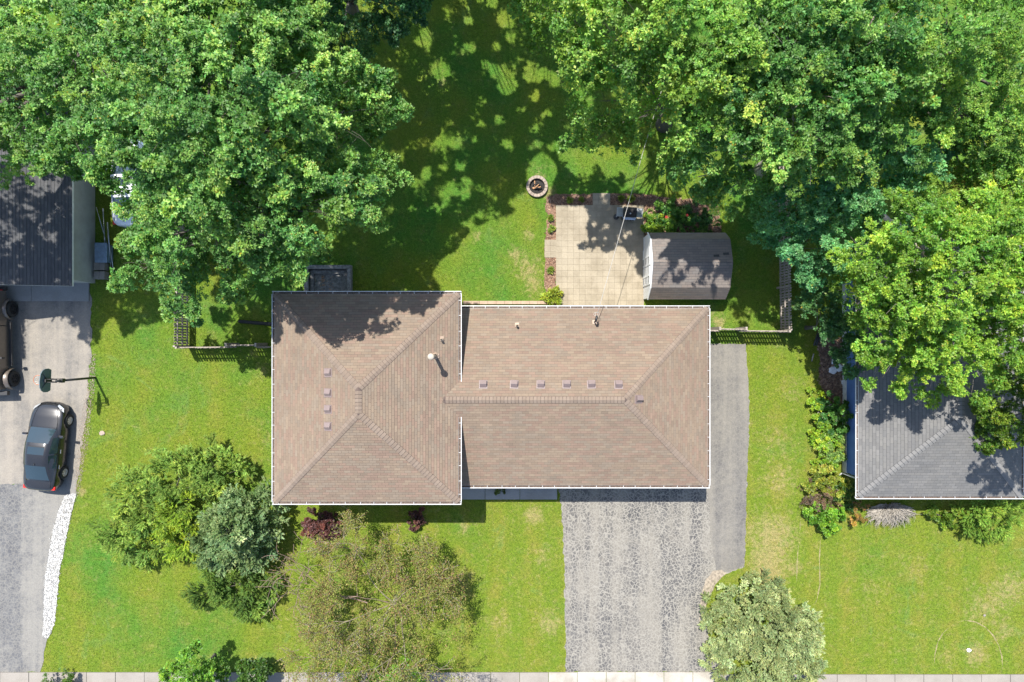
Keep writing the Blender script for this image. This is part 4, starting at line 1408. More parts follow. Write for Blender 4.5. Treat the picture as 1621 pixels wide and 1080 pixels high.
    MB().box((0, -2.262, .72), (.5, .02, .11)).build('licence_plate', M['trim'], car)
    MB().tube([(0, -.78, 1.43), (0, -.86, 1.50)], .018, 6).build('antenna', M['black_plastic'], car)
    for s in (-1, 1): MB().box((s * .12, 2.265, .58), (.2, .02, .11)).build('grille', M['black_plastic'], car)
    w_ = MB()
    for s in (-.42, .2): w_.tube([(s, 1.0, .992), (s + .45, .965, 1.012)], .012, 5)
    w_.build('wipers', M['black_plastic'], car)
    u = MB(); u.box((0, 0, .22), (1.2, 4.0, .10)); u.build('underbody', M['char'], car)
    for y in AX:
        for s in (-1, 1): wheel(car, s * .775, y, RW, .22, M['alloy'], s)
    return car

cs1 = sedan('dark grey sedan parked on the left driveway beside the basketball hoop', (-24.10, -5.43, .016), R(-5.6), M['paint_grey'], 'parked cars')
cs2 = sedan('white car mostly hidden under the big maple beside the garage', (-19.75, 8.2, 0), R(1), M['paint_white'], 'parked cars')

# pickup truck at the left edge, facing the bottom of the frame
tk = thing('pickup_truck', 'taupe pickup truck with wide black tyres, cut by the left edge below the garage', 'pickup truck', (-26.93, -.17, .012), R(181.5), 'parked cars')
def slab_body(name, secs, mat_, parent, bev=.05):
    """secs: list of (y, half width, z0, z1)"""
    mb = MB(); vs = []
    for y, hw, z0, z1 in secs: vs += [(-hw, y, z0), (hw, y, z0), (hw * .97, y, z1), (-hw * .97, y, z1)]
    fs = []
    for i in range(len(secs) - 1):
        for j in range(4): fs.append((i * 4 + j, i * 4 + (j + 1) % 4, (i + 1) * 4 + (j + 1) % 4, (i + 1) * 4 + j))
    fs += [(0, 1, 2, 3), tuple((len(secs) - 1) * 4 + j for j in (3, 2, 1, 0))]
    mb.add(vs, fs)
    return bevel(mb.build(name, mat_, parent, recalc=True), bev, 3)
slab_body('body', [(2.35, .66, .62, 1.05), (1.45, .74, .60, 1.18), (1.15, .80, .58, 1.20), (-.9, .82, .58, 1.18), (-.92, .82, .58, 1.18)], M['paint_brown'], tk)
slab_body('bed', [(-.95, .82, .62, 1.16), (-2.75, .82, .66, 1.16)], M['paint_brown'], tk, .03)
MB().box((0, -1.85, 1.14), (1.44, 1.62, .06)).build('bed_floor', M['char'], tk)
slab_body('cab', [(1.05, .72, 1.19, 1.22), (.62, .70, 1.19, 1.80), (-.78, .69, 1.17, 1.82), (-.93, .70, 1.17, 1.75)], M['paint_brown'], tk, .03)
MB().box((0, -.08, 1.835), (1.34, 1.34, .05)).build('roof_panel', M['black_plastic'], tk)
g = MB(); g.add([(-.62, 1.02, 1.25), (.62, 1.02, 1.25), (.60, .66, 1.76), (-.60, .66, 1.76)], [(0, 1, 2, 3)]); gg = g.build('windshield', M['glass'], tk); gg.location = (0, .02, .012)
for s in (-1, 1):
    for ya, yb in ((.5, -.08), (-.16, -.72)):
        g = MB(); g.box((s * .708, (ya + yb) / 2, 1.50), (.02, ya - yb, .42)); g.build('side_window', M['glass'], tk)
    for y in (1.82, -1.81):
        fl = MB(); rows = []
        for k in range(9):
            a = math.pi * k / 8
            yy, zz = y + .56 * math.cos(a), .42 + .56 * math.sin(a)
            rows.append([(s * .76, yy, zz), (s * .97, yy, zz - .015), (s * .985, yy, zz - .05), (s * .76, yy * .0 + y + .50 * math.cos(a), .42 + .50 * math.sin(a))])
        vs = [q for r_ in rows for q in r_]
        fl.add(vs, [(i * 4 + j, i * 4 + j + 1, (i + 1) * 4 + j + 1, (i + 1) * 4 + j) for i in range(8) for j in range(3)], smooth=True)
        fl.build('fender_flare', M['paint_brown'] if y < 0 else M['paint_brown'], tk, recalc=True)
        wheel(tk, s * .84, y, .415, .29, M['char'], s, 6, .56)
    m_ = MB(); m_.box((s * .98, .72, 1.32), (.20, .10, .24)); m_.tube([(s * .8, .74, 1.26), (s * .98, .72, 1.26)], .03, 6); bevel(m_.build('wing_mirror', M['black_plastic'], tk), .02)
    st = MB(); st.box((s * .90, 0, .55), (.14, 2.3, .07)); bevel(st.build('side_step', M['black_plastic'], tk), .015)
    hl = MB(); hl.lathe((s * .48, 2.36, .92), [(.0, .03), (.10, .02), (.11, -.02)], 16, axis='Y'); hl.build('headlight', M['lamp_clear'], tk)
    MB().box((s * .72, -2.765, .98), (.14, .05, .26)).build('tail_light', M['lamp_red'], tk)
bp = MB(); bp.box((0, 2.55, .68), (1.66, .22, .22)); bevel(bp.build('bumper', M['black_plastic'], tk), .03)
bp = MB(); bp.box((0, -2.86, .66), (1.7, .20, .20)); bevel(bp.build('bumper', M['black_plastic'], tk), .03)
for k in range(7): MB().box((-.24 + k * .08, 2.358, .90), (.045, .03, .26)).build('grille_slot', M['char'], tk)
sp_ = MB(); sp_.tube([(0, -2.80, 1.0), (0, -3.0, 1.0)], .36, 20); sp_.build('spare_tyre', M['rubber'], tk)

# ------------------------------------------------------------------ clutter between the garage and the white car
p, q = at(150, 415, .7), at(168, 385, .7)
bx = thing('storage_bin', 'blue grey plastic storage bin standing against the beige garage wall', 'bin', ((p.x + q.x) / 2, (p.y + q.y) / 2, 0))
mb = MB(); w, d = (q.x - p.x), (q.y - p.y)
mb.add([(-w * .44, -d * .45, 0), (w * .44, -d * .45, 0), (w * .44, d * .45, 0), (-w * .44, d * .45, 0), (-w / 2, -d / 2, .62), (w / 2, -d / 2, .62), (w / 2, d / 2, .62), (-w / 2, d / 2, .62)],
       [(3, 2, 1, 0), (4, 5, 6, 7), (0, 1, 5, 4), (1, 2, 6, 5), (2, 3, 7, 6), (3, 0, 4, 7)])
bevel(mb.build('tub', M['bin_blue'], bx), .03)
ld = MB(); ld.box((0, 0, .66), (w + .05, d + .05, .06)); l_ = bevel(ld.build('lid', M['bin_blue'], bx), .02)
for s in (-1, 0, 1): MB().box((0, s * d * .28, .70), (w * .7, .05, .025)).build('lid_rib', M['bin_blue'], l_)
for k, (py0, py1) in enumerate(((416, 428), (430, 442))):
    p, q = at(151, py1, .25), at(168, py0, .25)
    st = thing('block_stack', ['stack of grey concrete blocks between storage bin and second stack', 'stack of grey concrete blocks nearest the garage apron'][k], 'blocks', ((p.x + q.x) / 2, (p.y + q.y) / 2, 0), 0, 'concrete block stacks')
    for z in range(2):
        for s in (-1, 1):
            bevel(MB().box((s * (q.x - p.x) * .255, 0, .10 + z * .2), ((q.x - p.x) * .49, q.y - p.y, .19)).build('block', M['concrete'], st), .01, 1)
for k, ((ax, ay, az), (bx_, by_, bz), r_, lab) in enumerate((
        ((176, 428, .05), (170, 352, .95), .035, 'long grey metal pole leaning furthest from the garage wall'),
        ((168, 425, .05), (163, 330, .75), .03, 'long grey metal pole leaning between two others by the bin'),
        ((172, 395, .1), (152, 328, 1.2), .018, 'thin grey metal pole leaning onto the garage wall'),
        ((180, 430, .05), (171, 372, .5), .03, 'short grey metal pole lying under the maple edge beside the bin'))):
    mb = MB(); mb.tube([at(ax, ay, az), at(bx_, by_, bz)], r_, 8)
    o = mb.build('metal_pole', M['steel'], None, lab, 'pole', 'metal poles by the garage')

# ------------------------------------------------------------------ small things on the lawns
def rock(name, label, px, py, r_, mat_, seed, cat='stone', flat=.5):
    rr = random.Random(seed)
    bm = bmesh.new(); bmesh.ops.create_icosphere(bm, subdivisions=2, radius=1)
    c = at(px, py)
    for v in bm.verts:
        k = rr.uniform(.8, 1.12); v.co = Vector((v.co.x * r_ * k, v.co.y * r_ * k * .85, v.co.z * r_ * flat * k))
    me = bpy.data.meshes.new(name); bm.to_mesh(me); bm.free(); me.materials.append(mat_)
    return link(name, me, None, label, cat, None, None, (c.x, c.y, r_ * flat * .5))
rock('stone', 'white stone in the middle of the worn arc in the right front lawn', 1533, 1029, .13, M['marble'], 1)
rock('stone', 'small grey white stone in the lawn above the worn arc', 1558, 974, .08, M['concrete'], 2)
rock('stone', 'small brown stone half sunk in the left lawn below the basketball hoop', 162, 686, .15, M['ringstone'], 3, flat=.3)
# white marble stones in the litter bed by the blue wall
for k, (px, py, r_, lab) in enumerate(((1321, 573, .20, 'uppermost flat white stone in the leaf litter by the blue wall'), (1318, 586, .22, 'lower left flat white stone in the leaf litter by the blue wall'),
                                       (1327, 582, .22, 'largest flat white stone in the leaf litter, nearest the blue wall'), (1334, 604, .15, 'small pale stone against the foundation of the blue wall'))):
    rock('stone', lab, px, py, r_ * 1.2, M['marble'], 20 + k, flat=.3)
mb = MB(); mb.tube([at(1287, 664, .25), at(1297, 651, .4), at(1316, 640, .75)], .02, 5)
mb.build('bare_branch', M['twig_grey'], None, 'pale bare branch poking from the shrubs by the blue wall', 'branch')
mb = MB(); mb.tube([at(1285, 572, .05), at(1288, 560, .2)], .035, 6)
mb.build('fallen_branch', M['twig_grey'], None, 'short pale stick lying at the edge of the leaf litter bed', 'stick')
mb = MB()
for s in (-.06, .06): mb.tube([at(1290, 547, .25) + Vector((s, 0, 0)), at(1298, 524, .25) + Vector((s, 0, 0))], .05, 8)
mb.build('edging_timber', M['black_plastic'], None, 'dark edging timber at the top of the leaf litter bed', 'timber')
# ------------------------------------------------------------------ foliage
# gaps in the crowns: the photograph's sunlit ground and roofs, as polygons on the ground (z = 0) or at roof height
LIT = []
def lit(poly, z=0.0):
    LIT.append(([(q.x, q.y) for q in pxpoly(poly, z)], z))
lit([(40, 500), (90, 500), (97, 512), (104, 500), (112, 516), (125, 520), (120, 535), (142, 545), (145, 590), (152, 560), (162, 520), (172, 503), (184, 505), (196, 535), (203, 540), (215, 522), (226, 512), (240, 520),
     (262, 530), (270, 560), (290, 590), (320, 598), (332, 606), (340, 596), (362, 590), (380, 604), (402, 585), (428, 615), (428, 1060), (0, 1060), (0, 640), (40, 640)])
lit([(690, 478), (700, 458), (684, 436), (697, 412), (722, 396), (740, 372), (772, 352), (800, 345), (822, 330), (800, 322), (838, 300), (832, 270), (852, 240), (872, 246), (884, 268), (872, 300), (866, 325),
     (880, 326), (926, 326), (934, 345), (928, 362), (934, 374), (918, 386), (912, 398), (924, 404), (945, 392), (958, 400), (972, 396), (986, 388), (994, 398), (1000, 410), (1008, 432), (1018, 444), (1018, 484), (735, 480)])
for _ in range(34):
    px, py, r_ = random.uniform(938, 1010), random.uniform(345, 428), random.uniform(3, 5.5)
    lit([(px + r_ * math.cos(a) * random.uniform(.6, 1.2), py + r_ * math.sin(a) * random.uniform(.6, 1.2)) for a in np.linspace(0, 5.6, 7)])
lit([(985, 324), (1062, 330), (1060, 372), (1020, 372), (1016, 352), (988, 350)])
for px, py, r_ in ((1080, 420, 8), (1100, 434, 11), (1084, 450, 10), (1062, 452, 10), (1140, 446, 9), (1045, 388, 12), (1134, 419, 7), (1070, 430, 6), (1120, 441, 6), (1150, 456, 8), (1052, 412, 7), (1108, 455, 8)):
    lit([(px + r_ * math.cos(a) * random.uniform(.6, 1.2), py + r_ * math.sin(a) * random.uniform(.6, 1.2)) for a in np.linspace(0, 5.6, 8)], 2.2)
lit([(1125, 562), (1275, 560), (1290, 600), (1300, 720), (1345, 800), (1621, 805), (1621, 1062), (880, 1062), (884, 800), (1125, 800)])
lit([(430, 560), (445, 540), (470, 548), (490, 520), (505, 530), (540, 560), (560, 545), (580, 555), (600, 535), (630, 525), (640, 498), (660, 492), (680, 505), (695, 478), (735, 465), (735, 500), (1095, 490), (1112, 515), (1123, 535), (1123, 775), (430, 800)], 5.0)
lit([(1358, 735), (1375, 722), (1385, 712), (1400, 722), (1412, 742), (1430, 702), (1462, 690), (1495, 697), (1515, 690), (1532, 690), (1528, 735), (1530, 775), (1550, 790), (1358, 792)], 3.2)
lit([(1358, 640), (1368, 632), (1380, 600), (1385, 625), (1372, 660), (1380, 690), (1362, 700)], 3.0)
lit([(1020, 372), (1066, 372), (1052, 392), (1042, 410), (1058, 420), (1044, 440), (1036, 456), (1018, 470)], 2.2)
N_POLY_AT = len(LIT)
# crowns inside the frame that stand in full sun: gaps in the trees north of them
lit([(822, -20), (1015, -20), (1015, 245), (960, 250), (872, 240), (895, 150), (850, 60)], 8.6)
lit([(500, 110), (560, 105), (660, 150), (650, 330), (500, 345)], 8.6)
SPOTS = [(690, 100, 26), (682, 125, 16), (706, 128, 20), (672, 62, 14), (668, 135, 14), (800, 128, 26), (782, 112, 12), (745, 78, 9), (765, 100, 9), (842, 113, 20), (872, 120, 15), (850, 150, 12), (792, 190, 9),
         (800, 225, 9), (720, 230, 9), (727, 265, 10), (735, 290, 10), (676, 275, 10), (700, 265, 7), (640, 310, 11), (655, 290, 9), (905, 297, 17), (932, 290, 18), (962, 272, 12), (850, 235, 14), (795, 32, 18),
         (780, 10, 12), (745, 32, 9), (905, 255, 9), (1010, 285, 12), (990, 300, 10), (875, 232, 10), (660, 315, 12), (810, 62, 10), (785, 75, 9), (915, 150, 10), (935, 160, 9), (740, 310, 9), (700, 185, 6), (760, 200, 7),
         (1170, 425, 10), (1185, 400, 12), (1180, 385, 8), (1140, 505, 14), (1165, 505, 10), (1185, 460, 7), (1215, 520, 8), (1190, 420, 9), (1240, 520, 10), (870, 180, 7), (850, 200, 8), (690, 330, 8), (720, 345, 10), (760, 335, 8),
         (560, 300, 8), (600, 350, 8), (655, 360, 8), (640, 395, 7), (580, 420, 6), (620, 430, 6), (545, 410, 7), (350, 540, 9), (335, 560, 6), (395, 560, 7), (430, 545, 7)]
_rs = random.Random(77)
for _ in range(130):      # small sun flecks over the shaded lawn
    SPOTS.append((_rs.uniform(560, 930), _rs.uniform(20, 340), _rs.uniform(2, 6)))
for px, py, r_ in [(a + _rs.uniform(-.6, .6) * c, b + _rs.uniform(-.6, .6) * c, c * _rs.uniform(.35, .65) + 2) for a, b, c in SPOTS for _k in range(3 if c > 6 else 1)]:
    LIT.append(([(q.x, q.y) for q in [at(px + r_ * math.cos(a) * random.uniform(.7, 1.2), py + r_ * math.sin(a) * random.uniform(.7, 1.2)) for a in np.linspace(0, 6.0, 8)]], 0.0))


N_POLY = [0]
def sun_gap(Pn, rng, flecks=True):
    """True for leaves that would shade a place the photograph shows in full sun"""
    bad = np.zeros(len(Pn), bool)
    cache = {}
    for poly, z in (LIT if flecks else LIT[:N_POLY[0]]):
        h = Pn[:, 2] - z
        key = z
        if key not in cache:
            j = rng.normal(0, .06, (len(Pn), 2))
            cache[key] = (Pn[:, 0] + SHX * h + j[:, 0], Pn[:, 1] + SHY * h + j[:, 1])
        sx, sy = cache[key]
        bad |= inside(poly, sx, sy) & (h > .8)
    return bad


def unit(a): return a / np.maximum(np.linalg.norm(a, axis=-1, keepdims=True), 1e-9)


def leaves(lobes, rng, dens=5.6, sprays=46, per=9, L=0.118, Wd=0.072, tint=(0.06, 0.12, 0.015), var=.28, hue=.12, young=(0.12, 0.17, 0.02), clump=(.52, .85), width=.68, flat=.60, low=-.30, droop=.10, len0=.35, chue=.6,
           carve=True, feather=False, vz=.78, up_bias=.35, yfrac=.16):
    """lobes (n, 4) world centre + radius -> leaf blades as quads (n,4,3) and colours (n,3)"""
    B, A, LEN, WID, TI = [], [], [], [], []
    lob = np.array(lobes, float)
    for li, (cx, cy, cz, r) in enumerate(lob):
        n = max(5, int(dens * r * r + 3 * r))
        k = np.arange(n) + rng.random(n) * .8
        ph = k * 2.399963 + rng.random() * 6.28
        z = 1 - (1 - low) * (k + .5) / n
        z = np.clip(z, -1, 1)
        s = np.sqrt(1 - z * z)
        d = np.stack([s * np.cos(ph), s * np.sin(ph), z], 1)
        base = np.array([cx, cy, cz]) + d * np.array([1, 1, vz]) * r * clump[0] * rng.uniform(.8, 1.15, (n, 1))
        # skip clumps buried deep in other lobes
        keep = np.ones(n, bool)
        for lj, (ox, oy, oz, orr) in enumerate(lob):
            if lj == li: continue
            q = (base - np.array([ox, oy, oz])) / np.array([1, 1, vz])
            keep &= np.linalg.norm(q, axis=1) > orr * .42
        keep |= rng.random(n) < .10
        keep &= rng.random(n) > .10
        a = d * np.array([1, 1, .75]) + rng.normal(0, .25, (n, 3)) + np.array([0, 0, .15 - droop])
        a = unit(a)
        ln = (r * clump[1] * .62 + len0) * rng.uniform(.7, 1.3, n)
        B.append(base[keep]); A.append(a[keep]); LEN.append(ln[keep]); WID.append((width * rng.uniform(.75, 1.3, n))[keep])
        TI.append(rng.normal(0, 1, n)[keep])
    B = np.concatenate(B); A = np.concatenate(A); LEN = np.concatenate(LEN); WID = np.concatenate(WID); TI = np.concatenate(TI)
    nc = len(B)
    S = sprays
    t_ = rng.random((nc, S)) ** .75
    h = np.cross(A, np.array([0, 0, 1.0])); h = unit(h + 1e-6)
    e2 = np.cross(h, A)
    ang = rng.random((nc, S)) * 6.283
    rad = WID[:, None] * (1 - .82 * t_) * np.sqrt(rng.random((nc, S)))
    lat = h[:, None] * np.cos(ang)[..., None] + e2[:, None] * (np.sin(ang) * flat)[..., None]
    P = B[:, None] + A[:, None] * (LEN[:, None] * t_)[..., None] + lat * rad[..., None]
    P[..., 2] -= (droop * 1.2 * (LEN[:, None] * t_) ** 2)
    sd = unit(A[:, None] * .6 + lat * .75 + np.array([0, 0, up_bias]) + rng.normal(0, .28, (nc, S, 3)))
    K = per
    f1 = unit(np.cross(sd, np.array([.3, .2, 1.0])) + 1e-6)
    f2 = np.cross(sd, f1)
    k = np.arange(K)
    if feather:
        pos = (k // 2 + rng.random((nc, S, K)) * .4) / (K / 2) * L * 2.6
        side_ = np.where(k % 2 == 0, 1.0, -1.0)
        flatv = unit(np.cross(sd, np.array([0, 0, 1.0])) + rng.normal(0, .35, (nc, S, 3)))
        ld = unit(sd[:, :, None] * .85 + flatv[:, :, None] * (side_ * .55)[None, None, :, None] + rng.normal(0, .14, (nc, S, K, 3)))
        lb = P[:, :, None] + sd[:, :, None] * pos[..., None]
    else:
        az = k * 2.399963 + rng.random((nc, S, 1)) * 6.28
        spread = .55 + .45 * (1 - k / K)
        ld = sd[:, :, None] * (.35 + .5 * k / K)[None, None, :, None] + (f1[:, :, None] * np.cos(az)[..., None] + f2[:, :, None] * np.sin(az)[..., None]) * spread[None, None, :, None]
        ld = unit(ld + np.array([0, 0, -.16]) + rng.normal(0, .12, (nc, S, K, 3)))
        lb = P[:, :, None] + sd[:, :, None] * ((k / K - .5) * L * .9)[None, None, :, None] + ld * L * .12
    cl = rng.uniform(.72, 1.28, (nc, 1, 1)); sz = L * cl * rng.uniform(.72, 1.22, (nc, S, K)); wz = Wd * cl * rng.uniform(.75, 1.2, (nc, S, K))
    upv = unit(sd[:, :, None] * .5 + np.array([0, .12, 1.05]) + rng.normal(0, .33, (nc, S, K, 3)))
    sv = unit(np.cross(ld, upv)); nv = np.cross(sv, ld)
    fold = .16
    m = lb + ld * (sz * .46)[..., None]
    q0 = lb; q2 = lb + ld * sz[..., None] - nv * (sz * .12)[..., None]
    q1 = m + sv * (wz * .5)[..., None] + nv * (wz * fold)[..., None]
    q3 = m - sv * (wz * .5)[..., None] + nv * (wz * fold)[..., None]
    V = (np.stack([q0 + sv * (wz * .55)[..., None], q0 - sv * (wz * .55)[..., None], q2], -2).reshape(-1, 3, 3) if feather else np.stack([q0, q3, q2, q1], -2).reshape(-1, 4, 3))
    base_c = np.array(tint)[None, None, None]
    yo = np.array(young)[None, None, None]
    tip = np.clip(t_ * 1.15 - .25, 0, 1)[..., None, None] * .55
    yy = np.clip(tip + (TI[:, None, None, None] * .22), 0, 1) * (rng.random((nc, S, K, 1)) < .8)
    C = base_c * (1 - yy) + yo * yy
    g = np.exp(rng.normal(0, var, (nc, S, K, 1)) * .8 + TI[:, None, None, None] * .15)
    C = C * (1 + (rng.normal(0, 1, (nc, 1, 1, 1)) * np.array([.13, .02, -.10]) * chue))
    C = C * g * (1 + rng.normal(0, hue, (nc, S, K, 3)) * np.array([1, .35, .6]))
    yel = rng.random((nc, S, K)) < .006 * yfrac / .16
    C[yel] = np.array([.30, .26, .03])
    C = np.clip(C, .004, .6).reshape(-1, 3)
    if carve:
        N_POLY[0] = N_POLY_AT
        bad = sun_gap(V[:, 0], rng, carve == 'flecks') | sun_gap(V[:, 2], rng, carve == 'flecks')
        V, C = V[~bad], C[~bad]
    ok = V[:, :, 2].min(1) > .01
    return V[ok], C[ok]


def limb_path(a, b, rng, sag=.0, n=5, wob=.12):
    a, b = np.array(a, float), np.array(b, float)
    L = np.linalg.norm(b - a)
    pts = []
    for i in range(n + 1):
        t_ = i / n
        p = a * (1 - t_) + b * t_
        p = p + np.array([0, 0, 1]) * L * .12 * math.sin(math.pi * t_) + (rng.normal(0, wob * L * .12, 3) if 0 < i < n else 0)
        pts.append(Vector(p))
    return pts


def lobes_px(lst): return [(*at(x, y, z), r) for (x, y, z, r) in lst]


NLEAF = 0
def tree(name, label, cat, lobes, seed, base=None, trunk_r=.28, crotch=.34, bark='bark', group=None, twigs=3, limb_k=1.0, mat_='leaf', parts=('trunk', 'limb', 'crown'), **kw):
    global NLEAF
    rng = np.random.default_rng(seed)
    lob = np.array(lobes)
    w = lob[:, 3] ** 2
    c = (lob[:, :3] * w[:, None]).sum(0) / w.sum()
    if base is None: base = (c[0], c[1])
    t = thing(name, label, cat, (base[0], base[1], 0), 0, group)
    off = np.array([base[0], base[1], 0])
    H = c[2]
    hc = max(.15, H * crotch)
    mb = MB()
    lean = (c[:2] - np.array(base)) * crotch * .6
    tp = [Vector((0, 0, -.05)), Vector((lean[0] * .2, lean[1] * .2, hc * .15)), Vector((lean[0] * .6, lean[1] * .6, hc * .6)), Vector((lean[0], lean[1], hc))]
    mb.tube(tp, [trunk_r * 1.35, trunk_r, trunk_r * .88, trunk_r * .8], 12)
    mb.build(parts[0], M[bark], t)
    for i, (x, y, z, r) in enumerate(lob):
        e_ = np.array([x, y, z]) - off
        pts = limb_path(tp[-1] if i % 2 else tp[2], e_, rng)
        rr_ = trunk_r * (.22 + .22 * min(1, r / 2.2)) * limb_k
        mb = MB()
        mb.tube(pts, [rr_ * (1 - .75 * j / (len(pts) - 1)) for j in range(len(pts))], 7)
        for k in range(int(twigs * (1 + r))):
            d = unit(np.array([rng.normal(), rng.normal(), rng.normal() * .5 + .3]))
            s_ = np.array(pts[3]) + (e_ - np.array(pts[3])) * rng.random()
            if kw.get('carve', True) and sun_gap((e_ + off + d * r)[None], rng, False)[0]: continue
            q = limb_path(s_, e_ + d * r * np.array([1, 1, .78]) * rng.uniform(.75, 1.05), rng, n=3)
            mb.tube(q, [rr_ * .16, rr_ * .12, rr_ * .08, rr_ * .04], 5, cap=False)
        mb.build(parts[1], M[bark], t)
    V, C = leaves(lobes, rng, **kw)
    V = V - off
    NLEAF += len(V)
    me = quads_mesh(parts[2], V, C, M[mat_])
    link(parts[2], me, t)
    return t


def shrub(name, label, cat, lobes, seed, stem_r=.04, group=None, bark='bark', mat_='leaf', twigs=2, **kw):
    kw.setdefault('carve', False)
    return tree(name, label, cat, lobes, seed, trunk_r=stem_r, crotch=.25, bark=bark, group=group, twigs=twigs, mat_=mat_, parts=('stem', 'branch', 'foliage'), **kw)


G_MAPLE = dict(tint=(0.092, 0.230, 0.048), young=(0.285, 0.440, 0.095))
G_BRIGHT = dict(tint=(0.125, 0.268, 0.040), young=(0.330, 0.465, 0.070))
G_DEEP = dict(tint=(0.052, 0.150, 0.060), young=(0.11, 0.23, 0.08))
TREES = 'tall trees around the house'

# ---- left: the big maple and its neighbours
tree('maple_tree', 'huge spreading maple filling the upper left, its tip over the taller house block', 'tree', lobes_px([
    (265, 60, 12, 2.5), (365, 45, 12, 2.5), (440, 65, 11, 1.8), (270, 165, 13, 2.5), (375, 160, 13, 2.6), (465, 150, 11, 2.1), (545, 175, 9.5, 1.8), (598, 178, 8, 1.1), (560, 130, 9, 1.1), (330, 265, 12, 2.3), (435, 255, 11, 2.3),
    (530, 265, 9, 1.8), (585, 285, 10.6, 1.1), (282, 292, 9.5, 1.6), (268, 385, 8, 1.4), (310, 365, 9.5, 1.9), (410, 350, 10.6, 1.9), (480, 335, 11.2, 1.5), (350, 445, 6.5, 1.2), (290, 460, 5.5, 1.1), (222, 430, 6, 1.0), (400, 425, 6.2, 1.1),
    (262, 335, 7.5, .9), (200, 282, 8.6, 1.0), (228, 318, 8.2, .8), (480, 395, 6, .7), (330, -10, 11.5, 2.0), (420, -8, 11, 1.8), (222, 388, 6.4, .6), (510, 300, 11.2, 1.4), (552, 312, 10.6, 1.1), (445, 385, 9.8, 1.2)]), 101, base=(-13.4, 5.6), trunk_r=.42, limb_k=.6, group=TREES, **G_MAPLE)
tree('maple_tree', 'tall maple with overlapping crown at the top left corner above the dark garage roof', 'tree', lobes_px([
    (60, 55, 9.5, 2.2), (60, 165, 8.5, 2.1), (150, 75, 11, 2.4), (155, 190, 9.5, 2.0), (55, 225, 6.8, 1.2), (110, 235, 7, 1.0), (5, 240, 6.5, 1.0), (200, 15, 11, 2.0), (165, 45, 10.5, 1.6)]) + [(-22.5, 6.6, 10, 2.0), (-24.5, 7.6, 11, 2.6), (-26.5, 5.6, 10, 2.2), (-25, 10, 12, 2.6), (-23.6, 5.2, 8.6, 1.2)],
    102, base=(-21.0, 13.2), trunk_r=.38, group=TREES, **G_MAPLE)
tree('deciduous_tree', 'dark shaded tree peeping in at the top left corner beside the maple', 'tree', lobes_px([(2, 60, 5, 1.3), (8, 150, 4.5, 1.2), (-30, 110, 6, 1.8), (12, 5, 6.5, 1.7), (-20, 30, 7, 1.5)]), 103, trunk_r=.2, group=TREES, **G_DEEP)
tree('deciduous_tree', 'dark blue green tree in shade at the top edge right of the huge maple', 'tree', lobes_px([(500, 0, 6, 1.5), (560, -5, 6.5, 1.8), (620, 5, 5.5, 1.4), (545, 70, 4.5, 1.0), (600, 55, 4.6, .9), (650, 20, 5, .9)]), 104, base=(-8.4, 17.5), trunk_r=.25, group=TREES, **G_DEEP)
# ---- trees just beyond the top of the frame: they throw the broken shade over the back lawn
def grown(cx, cy, cz, R_, n, seed):
    rr = np.random.default_rng(seed)
    out = [(cx, cy, cz + R_ * .35, R_ * .5)]
    for k in range(n):
        a = 6.283 * (k + rr.random() * .6) / n
        ring_ = .62 if k % 2 else .85
        out.append((cx + R_ * ring_ * math.cos(a), cy + R_ * ring_ * math.sin(a), cz + (R_ * .25 if k % 2 else -R_ * .15) + rr.normal(0, .3), R_ * .36 * rr.uniform(.85, 1.15)))
    return out
BIG = dict(L=.24, Wd=.155, dens=5.0, sprays=15, per=5, carve='flecks')
tree('deciduous_tree', 'tall tree beyond the top edge shading the left half of the back lawn', 'tree', grown(-6.8, 17.6, 13.5, 4.3, 12, 1), 105, base=(-6.6, 21.5), trunk_r=.3, limb_k=.26, twigs=0, group=TREES, **G_MAPLE, **BIG)
tree('deciduous_tree', 'tall tree beyond the top edge whose shade falls on the middle of the back lawn', 'tree', grown(.2, 17.4, 14, 4.3, 12, 2), 106, base=(1.0, 22), trunk_r=.3, limb_k=.26, twigs=0, group=TREES, **G_MAPLE, **BIG)
tree('deciduous_tree', 'tall tree beyond the top edge whose shade falls near the fire pit', 'tree', grown(-2.8, 14.6, 15.2, 3.0, 9, 3), 107, base=(-3.0, 20.5), trunk_r=.3, limb_k=.26, twigs=0, group=TREES, **G_MAPLE, **BIG)
tree('deciduous_tree', 'tall tree beyond the top edge behind the huge maple', 'tree', grown(-12.5, 18.5, 11.5, 3.8, 10, 4), 108, base=(-12, 21.5), trunk_r=.3, limb_k=.26, twigs=0, group=TREES, **G_MAPLE, **BIG)

tree('deciduous_tree', 'broad lower tree beyond the top edge between the two trees shading the back lawn', 'tree', grown(-2.2, 19.6, 9.6, 4.3, 12, 16), 209, base=(-2.0, 24), trunk_r=.25, limb_k=.26, twigs=0, group=TREES, **G_MAPLE, **BIG)
tree('deciduous_tree', 'farther tree beyond the top edge, behind the one shading the left of the back lawn', 'tree', grown(-5.5, 23.5, 11.5, 4.0, 10, 14), 109, base=(-5.5, 26.5), trunk_r=.3, limb_k=.26, twigs=0, group=TREES, **G_MAPLE, **BIG)
tree('deciduous_tree', 'farther tree beyond the top edge, behind the one shading the middle of the back lawn', 'tree', grown(2.8, 23.5, 11.5, 4.0, 10, 15), 110, base=(3.0, 26.5), trunk_r=.3, limb_k=.26, twigs=0, group=TREES, **G_MAPLE, **BIG)

